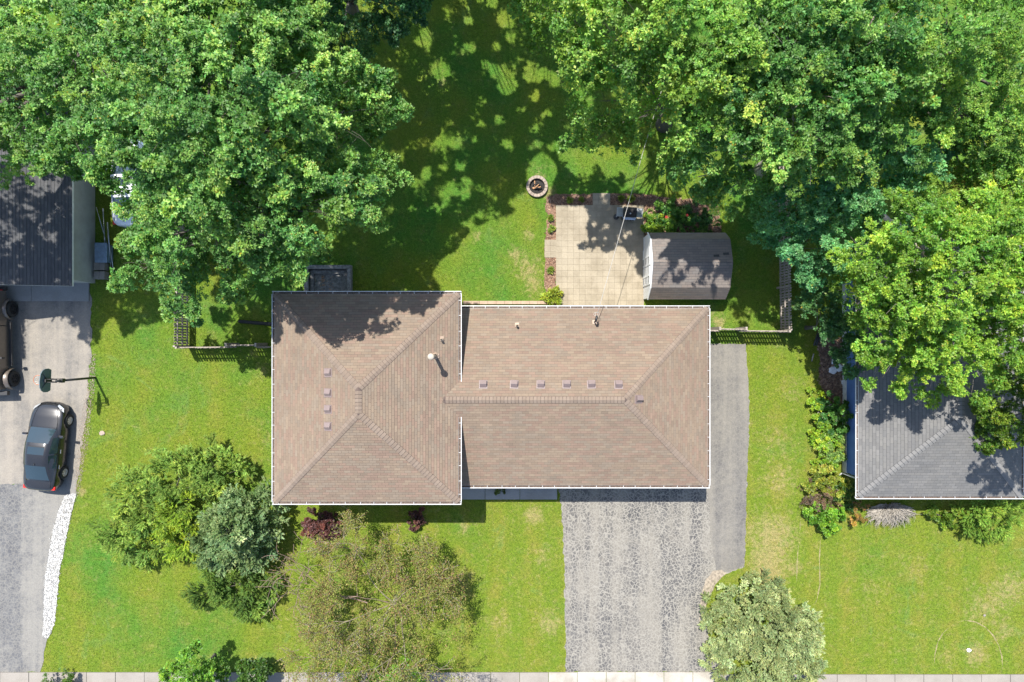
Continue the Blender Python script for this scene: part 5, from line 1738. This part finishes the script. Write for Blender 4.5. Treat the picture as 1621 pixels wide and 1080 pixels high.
# ---- right: a belt of mixed crowns
tree('maple_tree', 'yellow green maple with drooping branch tips above the back lawn and patio', 'tree', lobes_px([
    (905, 10, 11, 1.5), (850, 5, 10, .9), (958, 55, 11, 1.7), (912, 100, 9, 1.0), (880, 60, 9, .9), (1010, 30, 12, 1.9), (1012, 80, 11.4, 1.6), (1045, 115, 10.8, 1.4), (1005, 125, 10, 1.6), (950, 160, 8.4, 1.2), (915, 195, 7.5, .8), (1045, 195, 8.5, 1.4), (1085, 60, 12.5, 2.1), (1090, 145, 11, 1.9),
    (985, 205, 7.4, .9), (1150, 25, 12, 2.1), (945, 222, 7, .6)]), 111, base=(8.0, 11.4), trunk_r=.34, group=TREES, limb_k=.35, droop=.2, **G_BRIGHT)
tree('maple_tree', 'large green maple with pale bare limbs showing, between the drooping maple and the right corner', 'tree', lobes_px([
    (1185, 110, 11, 2.0), (1245, 55, 12, 2.1), (1135, 225, 9, 1.6), (1212, 185, 10.5, 2.0), (1290, 135, 11, 2.1), (1325, 45, 12, 2.1), (1280, 225, 9.5, 1.8), (1385, 115, 11, 1.9), (1185, 270, 7.5, 1.2), (1105, 280, 7, 1.0), (1152, 300, 6.5, .8), (1385, 25, 12, 2.0),
    (1350, 205, 9, 1.7), (1442, 208, 9, 1.2), (1070, 250, 7.6, .9)]), 112, base=(13.2, 9.0), trunk_r=.36, limb_k=.7, bark='bark_pale', group=TREES, tint=(0.086, 0.220, 0.046), young=(0.260, 0.415, 0.080))
tree('deciduous_tree', 'bluish dark green tree in half shade right of the shed, under taller crowns', 'tree', lobes_px([
    (1250, 320, 6, 1.5), (1312, 285, 7, 1.7), (1380, 265, 7.5, 1.7), (1268, 395, 5, 1.3), (1335, 365, 6, 1.5), (1400, 330, 6.5, 1.3), (1235, 372, 4.6, .8), (1440, 225, 8, 1.7), (1300, 430, 4.4, .9), (1225, 330, 5, .8)]), 113, base=(15.2, 6.2), trunk_r=.24, group=TREES, tint=(0.078, 0.235, 0.085), young=(0.185, 0.380, 0.125))
tree('locust_tree', 'bright yellow green fine leaved tree hanging over the grey roofed house', 'tree', lobes_px([
    (1392, 435, 8, 1.6), (1452, 375, 9, 1.8), (1530, 395, 9.5, 2.0), (1600, 375, 9.5, 2.0), (1362, 478, 6.5, 1.1), (1430, 475, 8, 1.6), (1512, 475, 9, 1.9), (1592, 465, 9, 1.9), (1440, 548, 7, 1.3), (1510, 552, 7.5, 1.5), (1418, 583, 6, .9), (1470, 592, 6, .9),
    (1585, 545, 7.5, 1.3), (1630, 520, 8, 1.5), (1345, 455, 6, .8), (1475, 512, 8.2, 1.5), (1395, 530, 6.5, 1.1), (1545, 598, 6.5, 1.0), (1385, 590, 5.6, .7), (1555, 440, 9.6, 1.6)]), 114, base=(19.5, 6.3), trunk_r=.32, limb_k=.55, bark='bark_pale', group=TREES, tint=(0.138, 0.285, 0.032), young=(0.325, 0.465, 0.050), L=.115, Wd=.062, dens=6.5, sprays=38, per=10)
tree('deciduous_tree', 'small dark tree squeezed between the leaf litter bed and the bright locust', 'tree', lobes_px([(1300, 492, 3.4, .9), (1325, 535, 3.2, .9), (1345, 560, 3.0, .7), (1290, 465, 3.4, .6), (1350, 520, 3.6, .9)]), 115, trunk_r=.1, group=TREES, tint=(0.055, 0.150, 0.045), young=(0.13, 0.25, 0.07), carve=False)
tree('deciduous_tree', 'yellow green soft leaved tree in the upper right corner', 'tree', lobes_px([
    (1590, 55, 11, 1.9), (1600, 150, 10, 1.8), (1540, 125, 10.5, 1.6), (1500, 40, 12, 2.0), (1585, 225, 9, 1.3), (1515, 190, 9, 1.4), (1450, 60, 11.5, 1.8), (1470, 150, 10, 1.6), (1640, 250, 9, 1.5), (1610, 320, 8, 1.1), (1495, 300, 7, 1.1), (1475, 270, 7.2, 1.0), (1605, 205, 9, 1.2), (1600, 268, 8, .9), (1530, 345, 6.5, .9), (1545, 235, 8.6, .9)]), 116, base=(19.5, 13.5), trunk_r=.3, group=TREES,
    tint=(0.110, 0.245, 0.040), young=(0.275, 0.415, 0.060), L=.12, Wd=.055, sprays=36, per=10)
tree('deciduous_tree', 'bright green tree whose branch tip reaches in over the right end of the grey roof', 'tree', lobes_px([(1600, 640, 5.2, 1.1), (1572, 662, 4.6, .6), (1560, 690, 4.0, .35), (1640, 610, 5.6, 1.4), (1605, 685, 4.6, .5)]) + [(22.6, -3.0, 8.6, 1.5), (24.4, -2.6, 9, 1.8), (23.0, -1.2, 9, 1.6)], 117, base=(26.5, -3.4), trunk_r=.2, group=TREES, tint=(0.075, 0.150, 0.014), young=(0.17, 0.235, 0.02), carve=False)
shrub('dying_conifer', 'orange brown dying conifer seen in a gap between the right hand crowns', 'conifer', lobes_px([(1546, 294, 6.0, .8), (1556, 285, 7.0, .55), (1535, 300, 5.6, .5)]), 118, stem_r=.08, tint=(.30, .13, .03), young=(.35, .17, .05), L=.12, Wd=.03, feather=True, yfrac=0)
# trees behind the right edge keep the belt dense from the side
tree('deciduous_tree', 'tall tree just beyond the right edge behind the locust', 'tree', grown(26.5, 6.0, 8.5, 3.0, 8, 5), 119, trunk_r=.3, limb_k=.26, twigs=0, group=TREES, **G_MAPLE, **BIG)
tree('deciduous_tree', 'tall tree just beyond the top edge behind the drooping maple', 'tree', grown(12.5, 18.5, 11, 3.6, 9, 6), 120, trunk_r=.3, limb_k=.26, twigs=0, group=TREES, **G_MAPLE, **BIG)

# ---- bottom edge: street trees, mostly below the frame
tree('young_tree', 'young green tree rising over the sidewalk below the left lawn', 'tree', lobes_px([(300, 1052, 2.6, .9), (283, 1075, 2.4, .7), (330, 1075, 2.2, .6), (300, 1095, 3.0, 1.0), (345, 1062, 1.5, .45)]), 121, trunk_r=.07, carve=False, tint=(0.085, 0.21, 0.022), young=(0.19, 0.34, 0.035), len0=.25, dens=14, sprays=22)
tree('young_tree', 'small dark green sapling beside the sidewalk between the young tree and the sparse tree', 'tree', lobes_px([(400, 1062, 1.4, .5), (392, 1080, 1.6, .5), (385, 1095, 1.8, .6)]), 122, trunk_r=.04, carve=False, tint=(0.045, 0.11, 0.016), young=(0.09, 0.17, 0.025), dens=16)
tree('young_tree', 'bright green tree top poking over the sidewalk below the sparse brown tree', 'tree', lobes_px([(570, 1078, 2.4, .55), (612, 1090, 3.0, .9), (648, 1070, 2.4, .6), (560, 1095, 2.6, .6), (655, 1095, 2.4, .6)]), 123, trunk_r=.07, carve=False, tint=(0.095, 0.23, 0.022), young=(0.21, 0.36, 0.035), len0=.25, dens=14, sprays=22)
shrub('shrub', 'small green shrub tip at the bottom left on the sidewalk', 'shrub', lobes_px([(93, 1078, .5, .35)]), 124, tint=(.06, .14, .02), dens=20)

# ---- evergreens in the left front lawn
FINE = dict(feather=True, len0=.28, chue=.5, L=.115, Wd=.036, per=14, dens=15, sprays=26, width=.34, clump=(.6, .75), yfrac=0, mat_='leaf_matte')
shrub('juniper', 'large feathery yellow green juniper spreading over the left front lawn', 'juniper', lobes_px([
    (215, 785, .8, 1.25), (285, 755, 1.2, 1.35), (345, 738, 1.3, 1.1), (200, 840, .7, 1.1), (245, 815, 1.0, 1.1), (238, 860, .6, .8), (310, 790, 1.3, 1.0), (372, 745, 1.0, .6)]), 131, stem_r=.12, tint=(.145, .245, .042), young=(.290, .390, .070), **FINE)
shrub('cypress', 'golden green cypress between the spreading juniper and the blue green spruce', 'cypress', lobes_px([(278, 825, 1.5, .85), (292, 855, 1.0, .75), (265, 862, .9, .6), (285, 805, 1.9, .5)]), 132, stem_r=.08, tint=(.160, .260, .022), young=(.320, .400, .034), **FINE)
SPR = dict(FINE); SPR.update(dens=19, L=.095, Wd=.040, len0=.22)
shrub('spruce', 'rounded blue green spruce between the golden cypress and the house corner', 'spruce', lobes_px([
    (385, 850, .9, 1.6), (350, 848, 1.4, 1.3), (395, 812, 1.6, 1.4), (372, 832, 2.4, 1.25), (365, 835, 3.2, .85), (345, 870, 1.0, .9), (410, 850, 1.2, 1.1), (360, 842, 3.9, .5)]), 133, stem_r=.14, tint=(.110, .185, .060), young=(.300, .380, .185), **SPR)
shrub('yew', 'low dark green yew in the shade below the blue green spruce', 'yew', lobes_px([(330, 932, .5, .75), (378, 925, .6, 1.0), (415, 935, .5, .8), (395, 950, .5, .7), (350, 915, .6, .8)]), 134, stem_r=.07, tint=(.080, .150, .026), young=(.155, .230, .035), **FINE)

# ---- pale sage bush by the driveway
SG_ = dict(feather=True, L=.085, Wd=.040, per=12, sprays=20, dens=32, width=.15, len0=.24, chue=.35, clump=(.80, .30), up_bias=.55, low=-.05, mat_='leaf_matte', yfrac=0)
shrub('sage_bush', 'big rounded pale sage green bush at the lower right end of the cracked driveway', 'bush', lobes_px([
    (1138, 965, .7, .9), (1140, 1000, .7, 1.0), (1150, 1045, .8, 1.1), (1190, 965, .9, 1.7), (1235, 1000, 1.0, 1.75), (1160, 990, .8, 1.2), (1252, 1035, .9, 1.4), (1190, 1035, 1.0, 1.7), (1215, 990, 1.5, 1.6), (1205, 935, .8, 1.0), (1232, 1075, .9, 1.8)]), 135, stem_r=.1, tint=(.200, .255, .100), young=(.365, .420, .205), **SG_)

# ---- plants along the house front
shrub('barberry', 'round burgundy leaved shrub by the front left corner of the house', 'shrub', lobes_px([(503, 826, .5, .58), (520, 830, .5, .55), (494, 832, .4, .45), (510, 842, .4, .5), (526, 838, .4, .4)]), 136, tint=(.085, .034, .032), young=(.190, .085, .070), len0=.12, L=.075, Wd=.05, dens=55, sprays=20, width=.2, yfrac=0)
shrub('barberry', 'small burgundy shrub half in the shadow of the house front', 'shrub', lobes_px([(659, 822, .4, .36), (665, 812, .4, .3), (655, 830, .35, .28)]), 137, tint=(.085, .036, .034), young=(.190, .09, .075), len0=.1, L=.075, Wd=.05, dens=60, sprays=20, width=.18, yfrac=0)
shrub('potted_shrub', 'small dark shrub under the eave at the left of the front walk', 'shrub', lobes_px([(793, 767, .35, .24)]), 138, tint=(.035, .06, .02), dens=60, L=.06, Wd=.03, width=.18)
shrub('potted_shrub', 'small dark shrub under the eave at the driveway end of the front walk', 'shrub', lobes_px([(856, 769, .4, .34)]), 139, tint=(.035, .06, .02), dens=50, L=.06, Wd=.03, width=.18)

# ---- patio bed
HOS = dict(len0=.03, L=.11, Wd=.05, dens=90, sprays=8, per=7, width=.08, clump=(.35, .5), up_bias=.6, low=.1, yfrac=0)
for k, (px, py, r_, lab) in enumerate(((902, 316, .17, 'small yellow green hosta, leftmost in the mulch above the patio'), (919.5, 317, .19, 'small yellow green hosta second from left in the mulch above the patio'),
                                       (984, 315, .16, 'small yellow green hosta in the mulch left behind the barbecue'), (999, 315, .18, 'small yellow green hosta in the mulch under the overhead cable'),
                                       (872, 345, .13, 'tiny yellow green hosta in the upper mulch strip left of the patio'), (872, 363, .20, 'small yellow green hosta just above the paver step left of the patio'), (872, 428, .19, 'small yellow green hosta in the lower mulch strip left of the patio'))):
    shrub('hosta', lab, 'plant', lobes_px([(px, py, .10, r_)]), 140 + k, stem_r=.012, group='hostas in the mulch bed', tint=(.14, .21, .025), young=(.24, .28, .05), **HOS)
shrub('hosta', 'large chartreuse hosta at the lower left corner of the patio by the gutter', 'plant', lobes_px([(874, 468, .22, .40), (868, 472, .2, .32), (881, 470, .2, .32), (875, 460, .2, .28)]), 150, stem_r=.02, tint=(.23, .29, .022), young=(.36, .38, .05), len0=.06, L=.16, Wd=.06, dens=60, sprays=9, per=8, width=.10, clump=(.45, .5), up_bias=.7, low=.0, yfrac=0)
shrub('perennial_bush', 'lime green leafy perennials at the patio side of the planting above the shed', 'plant', lobes_px([(1038, 352, .3, .42), (1052, 360, .3, .38), (1030, 362, .25, .3)]), 151, tint=(.13, .25, .02), young=(.26, .37, .04), dens=45, L=.11, Wd=.07, sprays=12, width=.2)
shrub('perennial_bush', 'mid green leafy perennials in the middle of the planting above the shed', 'plant', lobes_px([(1068, 345, .35, .5), (1082, 358, .35, .45), (1060, 332, .3, .4), (1048, 338, .3, .4)]), 152, tint=(.07, .18, .03), young=(.15, .28, .04), dens=40, L=.11, Wd=.07, sprays=12, width=.22)
shrub('perennial_bush', 'dark green leafy perennials at the far end of the planting above the shed', 'plant', lobes_px([(1102, 350, .35, .5), (1118, 358, .3, .4), (1095, 335, .35, .45)]), 153, tint=(.05, .14, .03), young=(.11, .21, .04), dens=40, L=.11, Wd=.07, sprays=12, width=.22)
fl_ = lobes_px([(1060, 341, .8, .05)])[0]
for k, (px, py, lab) in enumerate(((1055, 344, 'red flower nearest the barbecue in the planting above the shed'), (1087, 341, 'red flower furthest from the barbecue in the planting above the shed'))):
    q = at(px, py, .85)
    ft = thing('flower', lab, 'flower', (q.x, q.y, 0))
    MB().tube([(0, 0, 0), (0, 0, .85)], .006, 5).build('stem', M['bark'], ft)
    for j in range(6):
        a = 6.283 * j / 6
        m_ = MB(); m_.add([(0, 0, .86), (.06 * math.cos(a - .4), .06 * math.sin(a - .4), .88), (.09 * math.cos(a), .09 * math.sin(a), .87), (.06 * math.cos(a + .4), .06 * math.sin(a + .4), .88)], [(0, 1, 2, 3)])
        m_.build('petal', M['red_flower'], ft)

# ---- shrubs along the blue wall and in front of the grey house
LEAFY = dict(len0=.2, dens=36, L=.11, Wd=.07, sprays=13, width=.24)
shrub('shrub', 'big leaved dark green shrub against the middle of the blue wall', 'shrub', lobes_px([(1316, 640, .7, .45), (1330, 652, .8, .45), (1322, 672, .7, .45), (1308, 655, .6, .45), (1330, 676, .7, .3)]), 161, tint=(.06, .17, .03), young=(.13, .27, .045), **LEAFY)
shrub('shrub', 'lime green leafy shrub spreading onto the lawn below the dark green one', 'shrub', lobes_px([(1296, 655, .35, .45), (1302, 680, .4, .5), (1310, 705, .45, .5), (1298, 705, .35, .45), (1292, 628, .3, .35), (1312, 724, .4, .45), (1300, 735, .35, .4)]), 162, tint=(.17, .30, .02), young=(.33, .43, .035), **LEAFY)
shrub('shrub', 'light green shrub with soft leaves between the lime shrub and the blue wall', 'shrub', lobes_px([(1318, 700, .5, .40), (1320, 722, .55, .40), (1314, 712, .6, .4)]), 163, tint=(.12, .22, .05), young=(.25, .35, .09), **LEAFY)
shrub('shrub', 'dark shrub squeezed under the gutter corner of the grey house', 'shrub', lobes_px([(1342, 770, .5, .45), (1345, 790, .45, .4), (1335, 785, .5, .4)]), 164, tint=(.035, .10, .014), young=(.10, .17, .02), **LEAFY)
shrub('hydrangea', 'yellowing shrub with brown fading lower half below the lime shrubs', 'shrub', lobes_px([(1290, 758, .5, .5), (1306, 752, .55, .5), (1322, 768, .55, .45), (1332, 782, .5, .35)]), 165, tint=(.17, .23, .025), young=(.38, .36, .06), **LEAFY)
shrub('dead_shrub', 'brown withered shrub between the yellowing shrub and the bright green bush', 'shrub', lobes_px([(1288, 782, .4, .5), (1305, 788, .45, .5), (1318, 792, .35, .35)]), 166, tint=(.16, .105, .07), young=(.21, .15, .095), bark='twig_brown', twigs=10, dens=40, L=.08, Wd=.035, sprays=12, width=.2, yfrac=0)
shrub('shrub', 'bright green dense bush at the corner of the right front lawn below the withered shrub', 'shrub', lobes_px([(1300, 818, .45, .55), (1318, 815, .45, .5), (1290, 812, .4, .4), (1310, 832, .4, .4)]), 167, tint=(.09, .22, .018), young=(.19, .34, .028), **LEAFY)
FJ = dict(FINE)
shrub('juniper', 'feathery green juniper in front of the grey house at the right', 'juniper', lobes_px([(1552, 812, .6, .75), (1530, 822, .4, .6), (1575, 820, .5, .7), (1595, 808, .5, .7), (1555, 830, .35, .5)]), 168, stem_r=.06, tint=(.11, .21, .025), young=(.22, .30, .045), **FJ)
shrub('shrub', 'small yellow green shrub between the dry grey bush and the feathery juniper', 'shrub', lobes_px([(1488, 815, .3, .3), (1500, 822, .3, .3), (1475, 812, .3, .25)]), 169, tint=(.08, .16, .014), young=(.18, .25, .02), **LEAFY)
shrub('shrub', 'orange yellow leaved little shrub beside the dry grey bush', 'shrub', lobes_px([(1358, 808, .4, .28), (1352, 816, .35, .25)]), 170, tint=(.24, .14, .05), young=(.38, .26, .04), dens=50, L=.09, Wd=.05, sprays=10, width=.18)

# dry grey bush: nothing but twigs
def twig_bush(label, px, py, rx, ry, h, n, seed, mat_, spread_to=(0.55, -0.75)):
    rr = np.random.default_rng(seed)
    c = at(px, py)
    t = thing('dry_bush', label, 'bush', (c.x, c.y, 0))
    stem = MB(); V = []
    for k in range(n):
        a = rr.random() * 6.283
        q = np.sqrt(rr.random())
        e_ = Vector((rx * q * math.cos(a), ry * q * math.sin(a), h * (1 - .6 * q) * rr.uniform(.6, 1.1)))
        s_ = Vector((e_.x * .25 + rr.normal(0, .1), e_.y * .25 + .3, .05))
        m_ = s_.lerp(e_, .5) + Vector((rr.normal(0, .06), rr.normal(0, .06), .15))
        d = Vector((rr.normal(0, .12), -abs(rr.normal(.12, .1)), -.05))
        stem.tube([s_, m_, e_, e_ + d], [.02, .016, .012, .004], 4, cap=False)
    stem.build('twigs', mat_, t, kind='stuff')
    return t
twig_bush('dry leafless grey bush under the gutter of the grey house', 1405, 812, 1.35, .62, .75, 420, 5, M['twig_grey'])

# ---- sparse crab apple in the front lawn: limbs, twigs and thin foliage
def sparse_tree(label, px, py, seed):
    global NLEAF
    rr = np.random.default_rng(seed)
    c = at(px, py)
    t = thing('crabapple_tree', label, 'tree', (c.x, c.y, 0))
    tr = MB(); tr.tube([(0, 0, -.05), (.03, .02, .5), (.0, .05, 1.1)], [.17, .13, .11], 10); tr.build('trunk', M['bark_pale'], t)
    tips = []
    def grow(mb, p, d, L, r_, depth):
        n = 4
        pts, q, dd = [p], p, d
        for i in range(n):
            dd = (dd + Vector((rr.normal(0, .16), rr.normal(0, .16), rr.normal(.02, .10)))).normalized()
            q = q + dd * (L / n); pts.append(q)
        mb.tube(pts, [max(.010, r_ * (1 - .55 * i / n)) for i in range(n + 1)], 6 if depth < 2 else 4, cap=False)
        if depth >= 2:
            for q_ in pts[1:]: tips.append((q_, dd))
        if depth == 4: return
        kids = [3, 4, 4, 3][depth]
        for k in range(kids):
            i = n if k == 0 else rr.integers(2, n + 1)
            ax = Vector((rr.normal(), rr.normal(), rr.normal() * .45)).normalized()
            nd = (dd * .75 + ax * .72 + Vector((0, 0, -.06 if pts[i].z > 3.6 else .10))).normalized()
            grow(mb, pts[i], nd, L * rr.uniform(.52, .74), r_ * .52, depth + 1)
    for k in range(8):
        a = 6.283 * (k + rr.random() * .5) / 8
        el = rr.uniform(.35, .95)
        mb = MB()
        grow(mb, Vector((0, .05, rr.uniform(.75, 1.1))), Vector((math.cos(a) * 1.0, math.sin(a) * .85, el)).normalized(), rr.uniform(2.2, 3.1), .036, 0)
        mb.build('limb', M['twig_tan'] if k % 3 else M['twig_brown'], t)
    # a nearly bare reddish branch reaching out to the left
    n_t = len(tips)
    mb = MB()
    e_ = at(458, 885, 2.2) - c
    grow(mb, Vector((-1.2, .3, 1.6)), (e_ - Vector((-1.2, .3, 1.6))).normalized(), 2.5, .035, 1)
    grow(mb, e_ * .75 + Vector((0, 0, .6)), Vector((-.5, .7, .2)).normalized(), 1.0, .022, 2)
    grow(mb, e_ * .8 + Vector((0, 0, .5)), Vector((-.4, -.8, .2)).normalized(), 1.1, .022, 2)
    mb.build('limb', M['twig_brown'], t)
    tips = tips[:n_t] + tips[n_t::5]
    P = np.array([list(p) for p, d in tips]); 
    keep = rr.random(len(P)) < .95
    P = P[keep]
    # thin sprays between the limbs
    q = rr.normal(0, 1, (150, 3)); q /= np.linalg.norm(q, axis=1, keepdims=True); q *= rr.uniform(.25, 1.0, (150, 1)) ** .5
    q = (q * np.array([4.7, 4.1, 1.3]) + np.array([-.2, 0, 2.5]))
    P = np.concatenate([P, (q[:, None] + rr.normal(0, .22, (150, 8, 3))).reshape(-1, 3)])
    K = 7
    lb = P[:, None] + rr.normal(0, .10, (len(P), K, 3))
    ld = unit(rr.normal(0, 1, (len(P), K, 3)) * np.array([1, 1, .6]))
    sz = rr.uniform(.05, .10, (len(P), K, 1))
    upv = unit(np.array([0, 0, .8]) + rr.normal(0, .4, (len(P), K, 3)))
    sv = unit(np.cross(ld, upv)); m_ = lb + ld * sz * .5
    V = np.stack([lb, m_ - sv * sz * .28, lb + ld * sz, m_ + sv * sz * .28], -2).reshape(-1, 4, 3)
    pick = rr.random((len(P), 1, 1)) + rr.normal(0, .15, (len(P), K, 1))
    C = np.where(pick < .55, np.array([.190, .205, .048]), np.where(pick < .82, np.array([.225, .145, .062]), np.array([.15, .20, .04]))) * np.exp(rr.normal(0, .25, (len(P), K, 1)))
    C = C.reshape(-1, 3)
    NLEAF += len(V)
    link('crown', quads_mesh('crown', V, C, M['leaf_matte']), t)
    return t
sparse_tree('sparse olive brown crab apple with grey twigs showing in the front lawn', 628, 945, 21)

# ------------------------------------------------------------------ grass blades, gravel, chips (nobody could count them)
HOUSES = [[(lx0 + .4, lys + .4), (lx1 - .4, lys + .4), (lx1 - .4, lyn - .4), (lx0 + .4, lyn - .4)], [(wx, rys + .4), (rx1 - .4, rys + .4), (rx1 - .4, ryn - .4), (wx, ryn - .4)],
          [(17.4, -6.9), (25, -6.9), (25, 4.5), (17.4, 4.5)], [(-30.5, 3.0), (-21.9, 3.0), (-21.9, 11.3), (-30.5, 11.3)], [(6.9, 2.2), (10.85, 2.2), (10.85, 5.45), (6.9, 5.45)]]
c_ = at(850, 296)
NOGRASS = [DRIVE, DRIVE_L, DRIVE_L2, STRIP, BED, PATIO, RDIRT] + HOUSES + [
    [(-40, WALK_Y1 - .12), (40, WALK_Y1 - .12), (40, WALK_Y0 - .10), (4.0, WALK_Y0 - .10), (4.0, WALK_Y0), (-40, WALK_Y0)],
    [(q.x, q.y) for q in pxpoly([(722, 745), (882, 745), (882, 790), (722, 790)])], [(q.x, q.y) for q in pxpoly([(-80, 440), (142, 440), (142, 477), (-80, 477)])],
    [(q.x, q.y) for q in pxpoly([(485, 480), (485, 421), (558, 421), (558, 480)])], [(c_.x + .55 * math.cos(a), c_.y + .55 * math.sin(a)) for a in np.linspace(0, 6, 14)],
    [(q.x, q.y) for q in pxpoly([(728, 490), (728, 476), (864, 476), (864, 490)])], [(q.x, q.y) for q in pxpoly([(934, 330), (934, 305), (965, 305), (965, 330)])]]
rng = np.random.default_rng(5)
N = 520000
gx = rng.uniform(-27.6, 27.6, N); gy = rng.uniform(-18.4, 18.6, N)
out = np.zeros(N, bool)
for poly in NOGRASS: out |= inside([(p[0], p[1]) for p in poly], gx + rng.normal(0, .035, N), gy + rng.normal(0, .035, N))
gx, gy = gx[~out], gy[~out]
# thin the blades where deep crowns hide the ground anyway
px_, py_ = gx * FPX / CAM_H + 810.5, 540 - gy * FPX / CAM_H
hid = ((px_ < 520) & (py_ < 380)) | ((px_ > 1260) & (py_ < 440))
kp = ~hid | (rng.random(len(gx)) < .12)
gx, gy = gx[kp], gy[kp]
n = len(gx)
a = rng.random(n) * 6.283; lean = rng.uniform(.25, 1.0, n); hgt = rng.uniform(.035, .085, n); wd = rng.uniform(.008, .018, n)
tip = np.stack([gx + np.cos(a) * hgt * lean, gy + np.sin(a) * hgt * lean, hgt * (1.05 - .5 * lean)], 1)
sx_, sy_ = -np.sin(a) * wd, np.cos(a) * wd
V = np.stack([np.stack([gx - sx_, gy - sy_, np.full(n, -.003)], 1), np.stack([gx + sx_, gy + sy_, np.full(n, -.003)], 1), tip], 1)
g = np.exp(rng.normal(.12, .28, n))
C = np.stack([g * rng.uniform(.9, 1.2, n), g, g * rng.uniform(.8, 1.1, n)], 1)
link('grass', quads_mesh('grass', V, C, M['blade']), kind='stuff')

def scatter_chips(name, poly, n, size, tones, seed, mat_, h=.02, flat=.5, zb=.012):
    rr = np.random.default_rng(seed)
    P = np.array([(p[0], p[1]) for p in poly])
    lo, hi = P.min(0), P.max(0)
    q = rr.uniform(lo, hi, (n * 3, 2))
    q = q[inside(poly, q[:, 0] + rr.normal(0, .05, len(q)), q[:, 1] + rr.normal(0, .05, len(q)))][:n]
    m = len(q)
    s = rr.uniform(size[0], size[1], m); a = rr.random(m) * 6.283; asp = rr.uniform(.4, .9, m)
    ca, sa = np.cos(a), np.sin(a)
    z = zb + rr.random(m) * h
    tl = rr.normal(0, .25, (m, 2))
    cor = []
    for ux, uy in ((-1, -1), (1, -.8), (.9, 1), (-.8, .9)):
        x = ux * s; y = uy * s * asp
        cor.append(np.stack([q[:, 0] + ca * x - sa * y, q[:, 1] + sa * x + ca * y, z + s * flat * (1 + tl[:, 0] * ux + tl[:, 1] * uy) * .5], 1))
    base = [np.stack([c__[:, 0], c__[:, 1], np.full(m, zb - .01)], 1) for c__ in cor]
    faces = [np.stack(cor, 1)]
    for i in range(4):
        j = (i + 1) % 4
        faces.append(np.stack([base[i], base[j], cor[j], cor[i]], 1))
    V = np.concatenate(faces)
    tones = np.array(tones)
    c = tones[rr.integers(0, len(tones), m)] * np.exp(rr.normal(0, .15, (m, 1)))
    return link(name, quads_mesh(name, V, np.concatenate([c] * 5), mat_), kind='stuff')
pl2 = lambda P: [(p[0], p[1]) for p in P]
scatter_chips('white_gravel', pl2(STRIP), 3600, (.006, .017), [(.42, .42, .41), (.34, .34, .33), (.46, .46, .45), (.24, .23, .21)], 1, M['mulch_chip'], .05, .7, .02)
scatter_chips('mulch', pl2(BED), 5200, (.015, .045), [(.20, .115, .075), (.13, .075, .05), (.27, .18, .125), (.09, .055, .04)], 2, M['mulch_chip'], .02, .3, .012)
scatter_chips('leaf_litter', pl2(RDIRT), 2600, (.02, .06), [(.17, .105, .07), (.12, .08, .06), (.23, .16, .11), (.10, .07, .055)], 3, M['mulch_chip'], .05, .4, .012)
edge = pl2(pxpoly([(124, 690), (140, 600), (146, 560), (152, 560), (150, 600), (141, 690), (126, 780), (118, 785)]))
scatter_chips('loose_gravel', edge, 1300, (.010, .022), [(.25, .20, .15), (.20, .165, .13), (.30, .26, .21)], 4, M['mulch_chip'], .015, .5, .016)
print('leaf blades', NLEAF, 'grass blades', n)
